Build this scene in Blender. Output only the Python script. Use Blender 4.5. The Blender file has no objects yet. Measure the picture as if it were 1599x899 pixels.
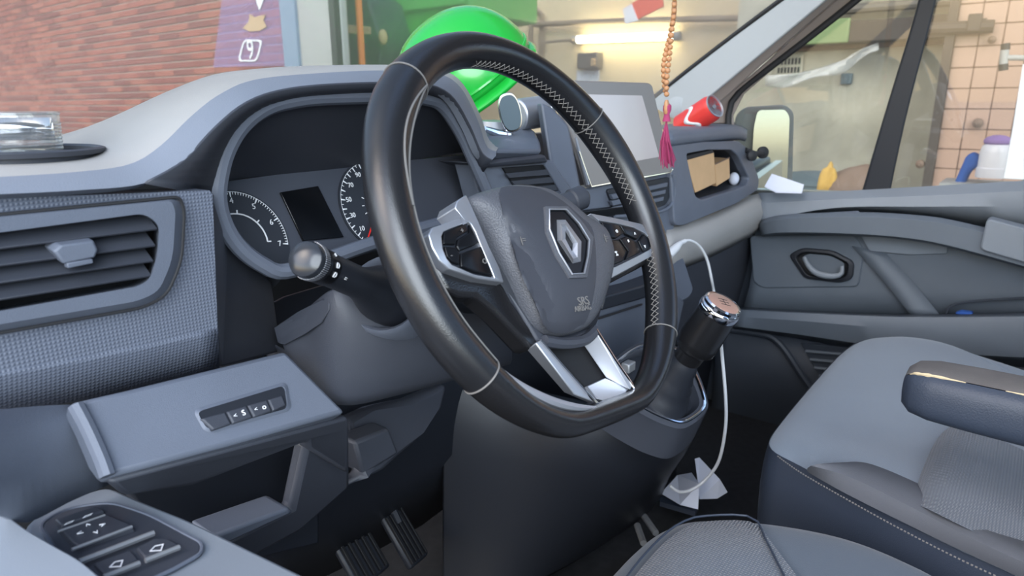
import bpy, bmesh, math, random
from mathutils import Vector, Matrix
random.seed(7)
D = bpy.data
SC = bpy.context.scene
COL = SC.collection
ZUP = 1.35                       # height of the steering wheel centre above the ground
# ------------------------------------------------------------------ camera, world, lights, exposure
W, H, FPX = 1599.0, 899.0, 1048.95
CAM = Vector((-0.4852, -0.3372, 0.1046))
YAW, PITCH, ROLL = 0.90891, 0.26554, -0.00432
fw = Vector((math.sin(YAW)*math.cos(PITCH), math.cos(YAW)*math.cos(PITCH), -math.sin(PITCH)))
rt = Vector((math.cos(YAW), -math.sin(YAW), 0)); up = rt.cross(fw)
rt, up = math.cos(ROLL)*rt + math.sin(ROLL)*up, -math.sin(ROLL)*rt + math.cos(ROLL)*up
cd = D.cameras.new('camera'); cam = D.objects.new('camera', cd); COL.objects.link(cam)
cd.sensor_fit = 'HORIZONTAL'; cd.sensor_width = 36; cd.lens = FPX/W*36; cd.clip_start = .01; cd.clip_end = 300
cam.matrix_world = Matrix(((rt.x, up.x, -fw.x, CAM.x), (rt.y, up.y, -fw.y, CAM.y), (rt.z, up.z, -fw.z, CAM.z+ZUP), (0, 0, 0, 1)))
cd.dof.use_dof = True; cd.dof.focus_distance = .72; cd.dof.aperture_fstop = 9
SC.camera = cam
wd = D.worlds.new('sky'); SC.world = wd; wd.use_nodes = True
wn = wd.node_tree.nodes; wl = wd.node_tree.links
bgn = wn['Background']; sky = wn.new('ShaderNodeTexSky'); sky.sky_type = 'NISHITA'
sky.sun_disc = False; sky.sun_elevation = math.radians(42); sky.sun_rotation = math.radians(-75)
sky.air_density = 1.0; sky.dust_density = 1.5; sky.ozone_density = 1.0
wl.new(sky.outputs[0], bgn.inputs[0]); bgn.inputs[1].default_value = .24
sl = D.lights.new('sun', 'SUN'); sl.energy = 2.2; sl.angle = math.radians(48); sl.color = (.90, .96, 1)
so = D.objects.new('sun', sl); COL.objects.link(so); so.location = (-6, 2, 9)
so.rotation_euler = Vector((.60, .64, -.42)).to_track_quat('-Z', 'Y').to_euler()
SC.view_settings.view_transform = 'Standard'; SC.view_settings.look = 'None'
SC.view_settings.exposure = 1.06; SC.view_settings.gamma = 1.0; SC.view_settings.use_curve_mapping = False
# ------------------------------------------------------------------ photograph pixel -> point on a real plane of the van (wheel centre = origin)
def ray(x, y): return fw + (x-W/2)/FPX*rt - (y-H/2)/FPX*up
def PX(x, y, v): q = ray(x, y); return CAM + q*((v-CAM.x)/q.x)
def PY(x, y, v): q = ray(x, y); return CAM + q*((v-CAM.y)/q.y)
def PZ(x, y, v): q = ray(x, y); return CAM + q*((v-CAM.z)/q.z)
def PP(x, y, o, n): q = ray(x, y); return CAM + q*((o-CAM).dot(n)/q.dot(n))
def plane3(a, b, c): return a, (b-a).cross(c-a).normalized()
TILT, ROT = .48581, .14843
_u0 = Vector((0, math.sin(TILT), math.cos(TILT))); WN = Vector((0, -math.cos(TILT), math.sin(TILT)))
WX = math.cos(ROT)*Vector((1, 0, 0)) - math.sin(ROT)*_u0
WU = math.sin(ROT)*Vector((1, 0, 0)) + math.cos(ROT)*_u0
def WP(x, y, c=0): return PP(x, y, WN*c, WN)
def wl3(a, b, c): return WX*a + WU*b + WN*c
def V(*a): return Vector(a)
# ------------------------------------------------------------------ materials
def lin(c):
    return tuple(((v/255)/12.92 if v/255 <= .04045 else ((v/255+.055)/1.055)**2.4) for v in c) + (1,)
def mat(name, rgb, rough=.5, metal=0, bump=None, var=0, vscale=6, spec=.5, coat=0, emit=0, alpha=1, sheen=0):
    m = D.materials.new(name); m.use_nodes = True; nt = m.node_tree; b = nt.nodes['Principled BSDF']
    b.inputs['Base Color'].default_value = lin(rgb); b.inputs['Roughness'].default_value = rough
    b.inputs['Metallic'].default_value = metal; b.inputs['Specular IOR Level'].default_value = spec
    b.inputs['Coat Weight'].default_value = coat; b.inputs['Sheen Weight'].default_value = sheen
    tc = nt.nodes.new('ShaderNodeTexCoord')
    if emit:
        b.inputs['Emission Color'].default_value = lin(rgb); b.inputs['Emission Strength'].default_value = emit
    if var:
        n = nt.nodes.new('ShaderNodeTexNoise'); n.inputs['Scale'].default_value = vscale; n.inputs['Detail'].default_value = 5
        r = nt.nodes.new('ShaderNodeMapRange'); r.inputs[1].default_value = .3; r.inputs[2].default_value = .7; r.inputs[3].default_value = 1-var; r.inputs[4].default_value = 1+var
        mx = nt.nodes.new('ShaderNodeMix'); mx.data_type = 'RGBA'; mx.blend_type = 'MULTIPLY'; mx.inputs[0].default_value = 1
        mx.inputs[6].default_value = lin(rgb)
        nt.links.new(tc.outputs['Object'], n.inputs['Vector']); nt.links.new(n.outputs[0], r.inputs[0])
        nt.links.new(r.outputs[0], mx.inputs[7]); nt.links.new(mx.outputs[2], b.inputs['Base Color'])
    if bump:
        kind, sc, st = bump
        bp = nt.nodes.new('ShaderNodeBump'); bp.inputs['Strength'].default_value = st; bp.inputs['Distance'].default_value = .001
        if kind == 'noise':
            n = nt.nodes.new('ShaderNodeTexNoise'); n.inputs['Scale'].default_value = sc; n.inputs['Detail'].default_value = 3
            nt.links.new(tc.outputs['Object'], n.inputs['Vector']); nt.links.new(n.outputs[0], bp.inputs['Height'])
        elif kind == 'cells':
            n = nt.nodes.new('ShaderNodeTexVoronoi'); n.inputs['Scale'].default_value = sc
            nt.links.new(tc.outputs['Object'], n.inputs['Vector']); nt.links.new(n.outputs['Distance'], bp.inputs['Height'])
        else:                                        # woven / dotted grid
            outs = []
            for ax in kind:
                w = nt.nodes.new('ShaderNodeTexWave'); w.bands_direction = ax; w.inputs['Scale'].default_value = sc
                nt.links.new(tc.outputs['Object'], w.inputs['Vector']); outs.append(w.outputs['Fac'])
            mu = nt.nodes.new('ShaderNodeMath'); mu.operation = 'MULTIPLY'
            nt.links.new(outs[0], mu.inputs[0]); nt.links.new(outs[1], mu.inputs[1]); nt.links.new(mu.outputs[0], bp.inputs['Height'])
        nt.links.new(bp.outputs[0], b.inputs['Normal'])
    return m
def glass(name, tint=(255, 255, 255), dirt_haze=.06, rough=0, dirt_haze_rgb=(190, 190, 185), ior=1.45):
    m = D.materials.new(name); m.use_nodes = True; nt = m.node_tree; nt.nodes.remove(nt.nodes['Principled BSDF'])
    out = nt.nodes['Material Output']; t = nt.nodes.new('ShaderNodeBsdfTransparent'); t.inputs[0].default_value = lin(tint)
    g = nt.nodes.new('ShaderNodeBsdfGlossy'); g.inputs['Roughness'].default_value = rough
    d = nt.nodes.new('ShaderNodeBsdfDiffuse'); d.inputs[0].default_value = lin(dirt_haze_rgb)
    lw = nt.nodes.new('ShaderNodeLayerWeight'); pw = nt.nodes.new('ShaderNodeMath'); pw.operation = 'POWER'; pw.inputs[1].default_value = 5
    f = nt.nodes.new('ShaderNodeMath'); f.operation = 'MULTIPLY_ADD'; f.inputs[1].default_value = .75; f.inputs[2].default_value = ((ior-1)/(ior+1))**2*1.6
    nt.links.new(lw.outputs['Facing'], pw.inputs[0]); nt.links.new(pw.outputs[0], f.inputs[0])
    a = nt.nodes.new('ShaderNodeMixShader'); b = nt.nodes.new('ShaderNodeMixShader')
    nt.links.new(f.outputs[0], a.inputs[0]); nt.links.new(t.outputs[0], a.inputs[1]); nt.links.new(g.outputs[0], a.inputs[2])
    n = nt.nodes.new('ShaderNodeTexNoise'); n.inputs['Scale'].default_value = 3; n.inputs['Detail'].default_value = 6
    r = nt.nodes.new('ShaderNodeMapRange'); r.inputs[3].default_value = dirt_haze*.6; r.inputs[4].default_value = dirt_haze*1.4
    nt.links.new(n.outputs[0], r.inputs[0]); nt.links.new(r.outputs[0], b.inputs[0])
    nt.links.new(a.outputs[0], b.inputs[1]); nt.links.new(d.outputs[0], b.inputs[2]); nt.links.new(b.outputs[0], out.inputs[0])
    return m
M = {}
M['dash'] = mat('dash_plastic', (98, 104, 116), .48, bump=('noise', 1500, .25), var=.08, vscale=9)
M['lip'] = mat('pad_plastic_lip_lit', (117, 123, 134), .5, bump=('noise', 1200, .3), var=.05)  # top pad plastic again, the light on the lip put into its colour
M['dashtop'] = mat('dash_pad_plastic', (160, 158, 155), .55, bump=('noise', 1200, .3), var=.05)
M['dashdark'] = mat('dark_plastic', (58, 61, 69), .5, bump=('noise', 1500, .25), var=.08, vscale=9)
M['black'] = mat('black_plastic', (34, 37, 44), .45, bump=('noise', 1500, .15))
M['deep'] = mat('deep_black', (13, 14, 18), .7)
M['dots'] = mat('dotted_plastic', (97, 103, 116), .5, bump=('XZ', 115, .5))
M['knob'] = mat('stalk_knob_plastic', (40, 43, 48), .22)
M['gloss'] = mat('gloss_black', (16, 17, 20), .28, spec=.3)
M['leather'] = mat('smooth_leather', (28, 28, 30), .24, bump=('cells', 900, .12), spec=.6)
M['leather2'] = mat('grip_leather', (30, 31, 34), .26, bump=('cells', 1300, .10), spec=.6)
M['padm'] = mat('airbag_plastic', (80, 82, 88), .5, bump=('cells', 700, .35))
M['pads'] = mat('airbag_smooth_plastic', (58, 60, 67), .52, bump=('cells', 1500, .1))
M['chrome'] = mat('chrome', (225, 226, 230), .08, 1)
M['satin'] = mat('satin_silver', (188, 191, 198), .42, .8)
M['seam'] = mat('seam_piping', (112, 110, 108), .5)
M['thread'] = mat('stitch_thread', (128, 124, 120), .8)
M['white'] = mat('white_print', (235, 236, 238), .6)
M['red'] = mat('red_needle', (214, 40, 34), .5)
M['display'] = mat('display_glass', (10, 11, 14), .15)
M['screen'] = mat('screen_glass', (196, 186, 184), .22, coat=.3)
M['screenb'] = mat('screen_bezel', (132, 127, 124), .35)
M['cluster'] = mat('cluster_face', (66, 69, 78), .5)
M['dial'] = mat('dial_face', (42, 45, 52), .5)
M['seatf'] = mat('seat_fabric', (118, 128, 139), .9, bump=('noise', 900, .4), var=.06, sheen=.3)
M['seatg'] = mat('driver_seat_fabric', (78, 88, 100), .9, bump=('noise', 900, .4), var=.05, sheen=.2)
M['seatw'] = mat('seat_weave', (82, 90, 101), .9, bump=('XY', 100, .8), var=.1, vscale=12, sheen=.3)
M['seatd'] = mat('seat_side_leatherette', (48, 56, 70), .5, bump=('cells', 700, .2))
M['bolster'] = mat('bolster_fabric', (92, 94, 100), .9, bump=('noise', 900, .4), var=.06)
M['armr'] = mat('armrest_fabric', (96, 92, 90), .85, bump=('noise', 800, .4), var=.12, vscale=25)
M['foam'] = mat('yellowed_foam', (200, 182, 148), .9, bump=('noise', 300, .6))
M['carpet'] = mat('carpet', (30, 30, 32), .95, bump=('noise', 600, 1.), var=.3, vscale=60)
M['liner'] = mat('headliner', (175, 177, 178), .9)
M['pillar'] = mat('pillar_trim', (168, 172, 174), .6, bump=('noise', 900, .15))
M['pillarbrown'] = mat('pillar_side_trim', (150, 138, 130), .6)
M['seal'] = mat('rubber_seal', (38, 38, 40), .6)
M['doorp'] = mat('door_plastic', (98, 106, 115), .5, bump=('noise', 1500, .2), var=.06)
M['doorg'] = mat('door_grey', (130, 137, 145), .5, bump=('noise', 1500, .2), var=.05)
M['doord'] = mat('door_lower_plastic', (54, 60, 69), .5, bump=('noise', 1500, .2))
M['green'] = mat('green_shell', (32, 178, 62), .22, coat=.4)
M['helmetin'] = mat('helmet_inside', (30, 34, 32), .8)
M['bead'] = mat('wooden_bead', (196, 142, 100), .4, var=.2, vscale=90)
M['tassel'] = mat('tassel_thread', (176, 66, 108), .85)
M['canred'] = mat('red_can', (222, 62, 56), .3, var=.05)
M['card'] = mat('cardboard', (214, 174, 130), .9, bump=('noise', 200, .2), var=.06, vscale=20)
M['paper'] = mat('white_paper', (222, 226, 240), .8)
M['cable'] = mat('white_cable', (205, 207, 210), .45)
M['pinkdisc'] = mat('knob_cap', (168, 132, 118), .3)
M['mirror'] = mat('mirror_glass', (235, 235, 230), .02, 1)
M['greymetal'] = mat('pale_metal', (170, 172, 175), .4, .6)
M['screenglass'] = glass('windscreen_glass', (236, 240, 236), .41, 0, (214, 204, 194))  # haze of reflections and glare mixed in together with the dirt
M['sideglass'] = glass('side_glass', (234, 235, 230), .05)
M['tumbler'] = glass('tumbler_glass', (246, 248, 248), .07, .02, (235, 235, 235), 1.9)
# outside
M['brickm'] = mat('brick_mortar', (160, 138, 128), .9)
BR = [mat('red_brick', c, .85, bump=('noise', 60, .5), var=.12, vscale=8) for c in ((146, 80, 66), (136, 74, 64), (154, 90, 74), (124, 68, 60))]
M['tile'] = mat('glazed_tile', (172, 141, 125), .3, var=.06, vscale=2)
M['grout'] = mat('tile_grout', (100, 76, 64), .9)
M['beige'] = mat('beige_wall', (222, 202, 168), .85, var=.06, vscale=.7)
M['plaster'] = mat('stained_plaster', (160, 156, 142), .85, var=.3, vscale=2.2)
M['whitepaint'] = mat('white_paint', (160, 160, 158), .6, var=.03)
M['bluegrey'] = mat('bluegrey_trim', (120, 138, 160), .6)
M['pipe'] = mat('conduit_pipe', (150, 132, 112), .6)
M['concrete'] = mat('concrete', (140, 134, 126), .9, bump=('noise', 30, .5), var=.12)
M['asphalt'] = mat('asphalt', (92, 90, 90), .9, bump=('noise', 80, .5), var=.15)
M['machgreen'] = mat('machine_green', (84, 170, 84), .5)
M['navy'] = mat('navy_plastic', (44, 52, 66), .6)
M['orange'] = mat('orange_paint', (236, 128, 52), .5)
M['tan'] = mat('tan_band', (190, 160, 124), .7)
M['signred'] = mat('sign_red', (222, 92, 70), .6)
M['greybox'] = mat('grey_box', (104, 98, 92), .6)
M['beamgrey'] = mat('beam_grey', (70, 60, 54), .7)
M['beamgreen'] = mat('beam_green', (120, 140, 96), .7)
M['plastic_sheet'] = glass('plastic_sheet', (245, 245, 245), .35, .2, (240, 240, 240))
M['blue'] = mat('blue_cloth', (40, 84, 160), .8)
M['purple'] = mat('purple_cap', (150, 120, 176), .5)
M['clearpl'] = mat('milky_plastic', (222, 218, 224), .35)
M['tarp'] = mat('brown_tarp', (120, 98, 84), .8)
M['yellow'] = mat('yellow_rag', (190, 150, 70), .8)
M['teal'] = mat('teal_bin', (84, 100, 108), .6)
M['tube'] = mat('lit_tube', (255, 244, 205), .4, emit=13)
M['whiteboard'] = mat('white_board', (232, 232, 238), .5)
M['vanwhite'] = mat('van_paint', (230, 232, 234), .25, coat=.3)
def patch_mat():
    m = mat('reflected_sign_tint', (176, 150, 206), .7); nt = m.node_tree; b = nt.nodes['Principled BSDF']; b.inputs['Alpha'].default_value = .32
    return m
M['patch'] = patch_mat()  # see-through tint painting the sign reflected in the windscreen
# ------------------------------------------------------------------ geometry helpers
class G:
    def __init__(s): s.v = []; s.f = []
    def add(s, vs, fs):
        o = len(s.v); s.v += [Vector(x) for x in vs]; s.f += [tuple(i+o for i in f) for f in fs]; return s
    def grid(s, rows, cu=False, cv=False):
        n = len(rows[0]); m = len(rows); fs = []
        for j in range(m if cv else m-1):
            for i in range(n if cu else n-1):
                fs.append((j*n+i, j*n+(i+1) % n, ((j+1) % m)*n+(i+1) % n, ((j+1) % m)*n+i))
        return s.add([p for r in rows for p in r], fs)
    def loft(s, loops, cap0=True, cap1=True):
        o = len(s.v); n = len(loops[0]); s.grid(loops, cu=True)
        if cap0: s.f.append(tuple(o+i for i in range(n))[::-1])
        if cap1: s.f.append(tuple(o+(len(loops)-1)*n+i for i in range(n)))
        return s
    def prism(s, poly, vec):
        vec = Vector(vec); return s.loft([[Vector(p) for p in poly], [Vector(p)+vec for p in poly]])
    def ring(s, outer, inner, vec):
        vec = Vector(vec); return s.grid([outer, inner, [p+vec for p in inner], [p+vec for p in outer]], cu=True, cv=True)
    def box(s, c, size, ax=None):
        ax = ax or (V(1, 0, 0), V(0, 1, 0), V(0, 0, 1)); c = Vector(c)
        vs = [c + ax[0]*size[0]*i/2 + ax[1]*size[1]*j/2 + ax[2]*size[2]*k/2 for i in (-1, 1) for j in (-1, 1) for k in (-1, 1)]
        return s.add(vs, [(0, 1, 3, 2), (4, 6, 7, 5), (0, 4, 5, 1), (2, 3, 7, 6), (0, 2, 6, 4), (1, 5, 7, 3)])
    def tube(s, pts, r, n=8, closed=False, flat=1):
        pts = [Vector(p) for p in pts]; m = len(pts); rr = r if isinstance(r, (list, tuple)) else [r]*m
        loops = []; nrm = None
        for i, p in enumerate(pts):
            a = pts[(i-1) % m] if (closed or i) else p; b = pts[(i+1) % m] if (closed or i < m-1) else p
            t = (b-a).normalized()
            if nrm is None: nrm = t.orthogonal().normalized()
            nrm = (nrm - t*nrm.dot(t)).normalized(); bi = t.cross(nrm)
            loops.append([p + rr[i]*(math.cos(k*2*math.pi/n)*nrm + flat*math.sin(k*2*math.pi/n)*bi) for k in range(n)])
        if closed: return s.grid(loops, cu=True, cv=True)
        return s.loft(loops)
    def lathe(s, prof, o, axis, n=24, sx=None):
        axis = Vector(axis).normalized(); e1 = axis.orthogonal().normalized() if sx is None else (Vector(sx)-axis*axis.dot(Vector(sx))).normalized(); e2 = axis.cross(e1)
        loops = [[Vector(o) + axis*h + max(r, 1e-5)*(math.cos(k*2*math.pi/n)*e1 + math.sin(k*2*math.pi/n)*e2) for k in range(n)] for r, h in prof]
        return s.loft(loops)
    def sph(s, c, r, n=12):
        r = Vector(r) if not isinstance(r, (int, float)) else V(r, r, r); c = Vector(c); m = n//2+1
        rows = [[c + V(r.x*math.sin(j*math.pi/(m-1))*math.cos(k*2*math.pi/n), r.y*math.sin(j*math.pi/(m-1))*math.sin(k*2*math.pi/n), r.z*math.cos(j*math.pi/(m-1))) for k in range(n)] for j in range(m)]
        return s.grid(rows, cu=True)
def crv(pts, n, closed=False):                       # Catmull-Rom through the points, n samples at equal arc length
    pts = [Vector(p) for p in pts]; m = len(pts); out = []
    seg = m if closed else m-1
    for i in range(seg):
        g = (lambda k: pts[k % m]) if closed else (lambda k: pts[max(0, min(m-1, k))])
        a, b, c, d = g(i-1), g(i), g(i+1), g(i+2)
        for k in range(12):
            t = k/12; out.append(.5*((2*b) + (c-a)*t + (2*a-5*b+4*c-d)*t*t + (3*b-a-3*c+d)*t**3))
    out.append(pts[0].copy() if closed else pts[-1].copy())
    L = [0]
    for i in range(1, len(out)): L.append(L[-1] + (out[i]-out[i-1]).length)
    res = []; j = 0; N = n if closed else n-1
    for k in range(n):
        t = L[-1]*k/N
        while j < len(L)-2 and L[j+1] < t: j += 1
        d = L[j+1]-L[j]; res.append(out[j].lerp(out[j+1], 0 if d == 0 else min(1, (t-L[j])/d)))
    return res
def rnd(poly, r, n=4):                               # polygon with rounded corners
    poly = [Vector(p) for p in poly]; out = []; m = len(poly)
    for i, p in enumerate(poly):
        a = poly[i-1]-p; b = poly[(i+1) % m]-p; q = min(r, a.length*.45, b.length*.45)
        s, e = p + a.normalized()*q, p + b.normalized()*q
        for k in range(n+1):
            t = k/n; out.append((1-t)**2*s + 2*t*(1-t)*p + t*t*e)
    return out
def inset(poly, f, c=None):
    c = c or sum(poly, Vector((0,)*3))/len(poly); return [c + (p-c)*f for p in poly]
ORG = {}
def empty(name, loc):
    o = D.objects.new(name, None); COL.objects.link(o); o.empty_display_size = .05; o.location = loc; ORG[o] = Vector(loc); return o
def root_of(o):
    while o.parent: o = o.parent
    return o
def build(name, g, m, parent=None, org=None, ang=35, bevel=0, seg=2, sub=0, solid=0, flat=False):
    org = ORG[root_of(parent)] if parent else Vector(org if org is not None else (0, 0, 0))
    me = D.meshes.new(name); me.from_pydata([tuple(v-org) for v in g.v], [], g.f); me.materials.append(m)
    bm = bmesh.new(); bm.from_mesh(me); bmesh.ops.remove_doubles(bm, verts=bm.verts, dist=1e-6); bmesh.ops.recalc_face_normals(bm, faces=bm.faces); bm.to_mesh(me); bm.free()
    if not flat:
        me.shade_smooth(); me.set_sharp_from_angle(angle=math.radians(ang))
    o = D.objects.new(name, me); COL.objects.link(o)
    if parent: o.parent = parent
    else: o.location = org; ORG[o] = org
    if solid:
        k = o.modifiers.new('t', 'SOLIDIFY'); k.thickness = solid; k.offset = 0
    if bevel:
        k = o.modifiers.new('b', 'BEVEL'); k.width = bevel; k.segments = seg; k.limit_method = 'ANGLE'; k.angle_limit = math.radians(30); k.harden_normals = False
    if sub:
        k = o.modifiers.new('s', 'SUBSURF'); k.levels = sub; k.render_levels = sub
    return o
def tag(o, label=None, cat=None, group=None, kind=None):
    for k, v in (('label', label), ('category', cat), ('group', group), ('kind', kind)):
        if v: o[k] = v
    return o
def thing(name, loc, label, cat, group=None): return tag(empty(name, loc), label, cat, group)
def struct(name, g, m, **k):
    o = build(name, g, m, org=k.pop('org', (0, 0, 0)), **k); o['kind'] = 'structure'; return o
TEXTS = []
def text(name, s, p, r, u, size, m, parent, ext=.0003):
    c = D.curves.new(name, 'FONT'); c.body = s; c.size = size; c.align_x = 'CENTER'; c.align_y = 'CENTER'; c.extrude = ext; c.resolution_u = 3
    c.materials.append(m); o = D.objects.new('lettering_curve', c); TEXTS.append((name, o)); COL.objects.link(o); r = Vector(r).normalized(); n = r.cross(Vector(u)).normalized(); u = n.cross(r)
    q = Vector(p)-ORG[root_of(parent)]; o.parent = parent
    o.matrix_local = Matrix(((r.x, u.x, n.x, q.x), (r.y, u.y, n.y, q.y), (r.z, u.z, n.z, q.z), (0, 0, 0, 1))); return o
def pys(L): return [PY(*q) for q in L]
def pxs(L): return [PX(*q) for q in L]
def slab(name, poly, vec, m, parent, bevel=.002, r=0, **k):
    return build(name, G().prism(rnd(poly, r) if r else poly, vec), m, parent, bevel=bevel, **k)
def dup(o, parent, off):
    c = o.copy(); COL.objects.link(c); c.parent = parent; c.location = o.location + Vector(off); return c

# ================================================================== THE SETTING OUTSIDE
gz = -ZUP
struct('floor', G().box((5, 5, gz-.05), (34, 34, .1)), M['asphalt'])
# brick wall, the 300 bricks that show largest singly, the far ones joined
XB = 2.6
YJ0, YJ1 = PX(447, 50, XB-.27).y, PX(532, 50, XB-.27).y        # doorway jamb
wb = struct('wall_left', G().box((XB+.112, (YJ0+17)/2, 1.2), (.2, 17-YJ0, 5.1)), M['brickm'])
bl, bh, jt = .34, .049, .012
cells = []
for row in range(64):
    z = gz + .01 + row*(bh+jt); off = (row % 2)*(bl+jt)/2
    for col in range(44):
        y0 = YJ0 + .02 + col*(bl+jt) - off
        if y0 < YJ0-.15 or y0+bl > 17: continue
        c = V(XB+.03-random.random()*.006, y0+bl/2, z+bh/2); d = c-CAM; q = d.dot(fw); px = W/2+FPX*d.dot(rt)/q; py = H/2-FPX*d.dot(up)/q
        cells.append((0 if (-30 < px < 460 and -20 < py < 240) else 1, d.length, c))
cells.sort(key=lambda t: t[:2]); proto_ = [None]*4; far = [G() for _ in BR]
for n_, (_, _, c) in enumerate(cells):
    k = random.randrange(4)
    if n_ < 300:
        if proto_[k] is None: proto_[k] = (build('brick', G().box(c, (.05, bl, bh)), BR[k], wb, bevel=.004, seg=1), c)
        else: dup(proto_[k][0], wb, c-proto_[k][1])
    else: far[k].box(c, (.05, bl, bh))
for k, g in enumerate(far):
    tag(build('far_bricks', g, BR[k], wb, flat=True), kind='stuff')
# doorway jamb
jm = struct('trim_1', G().box((XB-.235, (YJ0+YJ1)/2, 1.2), (.07, YJ0-YJ1, 5.1)), M['whitepaint'], bevel=.02)
build('corner_strip', G().box((XB-.27, YJ0-.06, 1.2), (.05, .16, 5.1)), M['bluegrey'], jm, bevel=.006)
build('door_track', G().box((XB-.28, YJ1+.03, 1.2), (.06, .05, 5.1)), M['seal'], jm, bevel=.006)
# inside of the workshop
XW = 7.5
struct('wall_back', G().box((XW+.1, 3.3, 1.3), (.2, 13.4, 5.3)), M['beige'])
struct('wall_far', G().box((5.15, 10.0, 1.3), (4.6, .2, 5.3)), M['beige'])
struct('ceiling', G().box((5.15, -1.0, 3.98), (4.9, 6.2, .12)).box((5.15, 9.0, 3.98), (4.9, 2.2, .12)).box((5.15, 4.6, 4.02), (.1, 5.2, .14)), M['whitepaint'])  # gap added to light the back wall, between Y 2.1 and 7.9
XT = 4.6
wt = struct('wall_right', G().box((XT+.1, -1.35, 1.0), (.14, 3.12, 5.0)), M['grout'])
tl, tg = .118, .004
t0 = None
for i in range(12):
    for j in range(24):
        c = V(XT+.026, .20-tl/2-i*(tl+tg), -.66+j*(tl+tg)+tl/2)
        if t0 is None: t0 = (build('tile', G().box(c, (.012, tl, tl)), M['tile'], wt, bevel=.003, seg=1), c)
        else: dup(t0[0], wt, c-t0[1])
XP = 5.0
struct('wall_side', G().box((XP+.06, .95, .3), (.12, 1.5, 3.3)), M['plaster'])
struct('trim_2', G().box((XT+.02, .225, .8), (.1, .05, 4.3)), M['beamgrey'])
# ------------------------------------------------------------------ workshop things (seen through the windscreen)
t = thing('tube_lamp', PX(975, 60, XW-.1), 'lit fluorescent tube on the beige back wall behind the beads', 'lamp')
a, b = PX(899, 62, XW-.12), PX(1056, 56, XW-.12)
build('tube', G().tube([a, b], .045, 12), M['tube'], t)
build('batten', G().tube([a+V(.08, 0, 0), b+V(.08, 0, 0)], .04, 8), M['whitepaint'], t)
for k, e in enumerate((a, b)): build('end_cap', G().tube([e+V(.0, .05-.1*k, 0), e+V(0, -.03+.06*k, 0)], .05, 10), M['whitepaint'], t)
def pipe(name, pts, r, label, off=.06):
    g = G().tube([PX(x, y, XW-off) for x, y in pts], r, 8); tag(build(name, g, M['pipe'], org=PX(*pts[0], XW-.06)), label, 'pipe', 'conduits on the beige wall')
pipe('conduit_pipe', [(780, 20), (838, 14), (846, 22), (846, 85)], .03, 'conduit elbow pipe on the beige wall, topmost left one above the hard hat')
pipe('conduit_pipe', [(829, 75), (829, 42), (838, 38), (980, 32), (1165, 28)], .035, 'long brown conduit running above the fluorescent tube', .14)
pipe('conduit_pipe', [(846, 88), (850, 66), (895, 62)], .022, 'thin conduit feeding the left end of the fluorescent tube', .2)
t = thing('socket_box', PX(921, 95, XW-.1), 'grey socket box with a pale switch on the beige wall below the tube lamp', 'electrical box')
build('box', G().box(PX(921, 95, XW-.1), (.16, .3, .2)), M['greybox'], t, bevel=.015)
build('switch', G().box(PX(926, 97, XW-.19), (.03, .06, .09)), M['tan'], t, bevel=.006)
tag(build('notice_sheet', G().box(PX(918, 120, XW-.02), (.02, .34, .17)), M['paper'], org=PX(918, 120, XW-.02)), 'pale notice sheet below the grey socket box', 'notice')
t = thing('hanging_sign', PX(1000, 30, 5.5), 'red and white sign hanging tilted above the tube lamp', 'sign')
pl = [PX(x, y, 5.5) for x, y in ((975, 12), (1030, -22), (1036, 10), (984, 36))]
slab('board', pl, (.02, 0, 0), M['signred'], t, .003)
pl = [PX(x, y, 5.49) for x, y in ((972, 14), (986, 6), (996, 32), (976, 38))]
slab('white_corner', pl, (.02, 0, 0), M['whiteboard'], t, .003)
build('cord', G().tube([PX(1003, -8, 5.5), PX(1003, -180, 5.5)], .008, 6), M['pipe'], t)
# green machine, navy bin, orange pole
Y5 = 5.6
t = thing('green_machine', V(5.4, 7.2, gz), 'large green machine standing inside the workshop behind the orange pole', 'machine')
pts = [PX(x, y, 5.2) for x, y in ((590, -60), (735, -60), (735, 22), (660, 36), (640, 60), (600, 48))]
slab('body', pts, (1.2, 0, 0), M['machgreen'], t, .03)
pts = [PX(x, y, 5.18) for x, y in ((605, -60), (728, -60), (728, 8), (615, 22))]
slab('hood', pts, (-.06, 0, 0), M['machgreen'], t, .02)
build('leg', G().tube([PX(615, 45, 5.4), V(PX(615, 45, 5.4).x, PX(615, 45, 5.4).y, gz)], .08, 10), M['navy'], t)
build('leg', G().tube([PX(725, 20, 5.4), V(PX(725, 20, 5.4).x, PX(725, 20, 5.4).y, gz)], .08, 10), M['navy'], t)
pb = [PX(x, y, 4.6) for x, y in ((536, -30), (575, 0), (592, 60), (594, 130), (538, 130))]
q = sum(pb, V(0, 0, 0))/5
t = thing('tool_trolley', V(q.x, q.y, gz), 'dark navy tool trolley with a tan band beside the white door jamb', 'trolley')
slab('body', pb, (.5, 0, 0), M['navy'], t, .03)
slab('band', [PX(x, y, 4.58) for x, y in ((536, 38), (577, 42), (577, 54), (536, 52))], (.1, 0, 0), M['tan'], t, .006)
build('lamp', G().sph(PX(598, 58, 4.55), (.05, .05, .08)), M['tan'], t)
build('wheel_base', G().prism([V(p.x, p.y, gz) for p in (pb[3], pb[4])]+[V(p.x, p.y, pb[3].z) for p in (pb[4], pb[3])], (.5, 0, 0)), M['navy'], t)
o_ = PX(563, 60, 3.4)
t = thing('orange_pole', V(o_.x, o_.y, gz), 'slim orange pole standing in the workshop doorway', 'pole')
build('shaft', G().tube([V(o_.x, o_.y, gz), V(o_.x, o_.y, 2.4)], .028, 12), M['orange'], t)
build('foot', G().lathe([(.12, 0), (.12, .015), (.03, .03)], V(o_.x, o_.y, gz), (0, 0, 1), 16), M['orange'], t)
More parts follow.
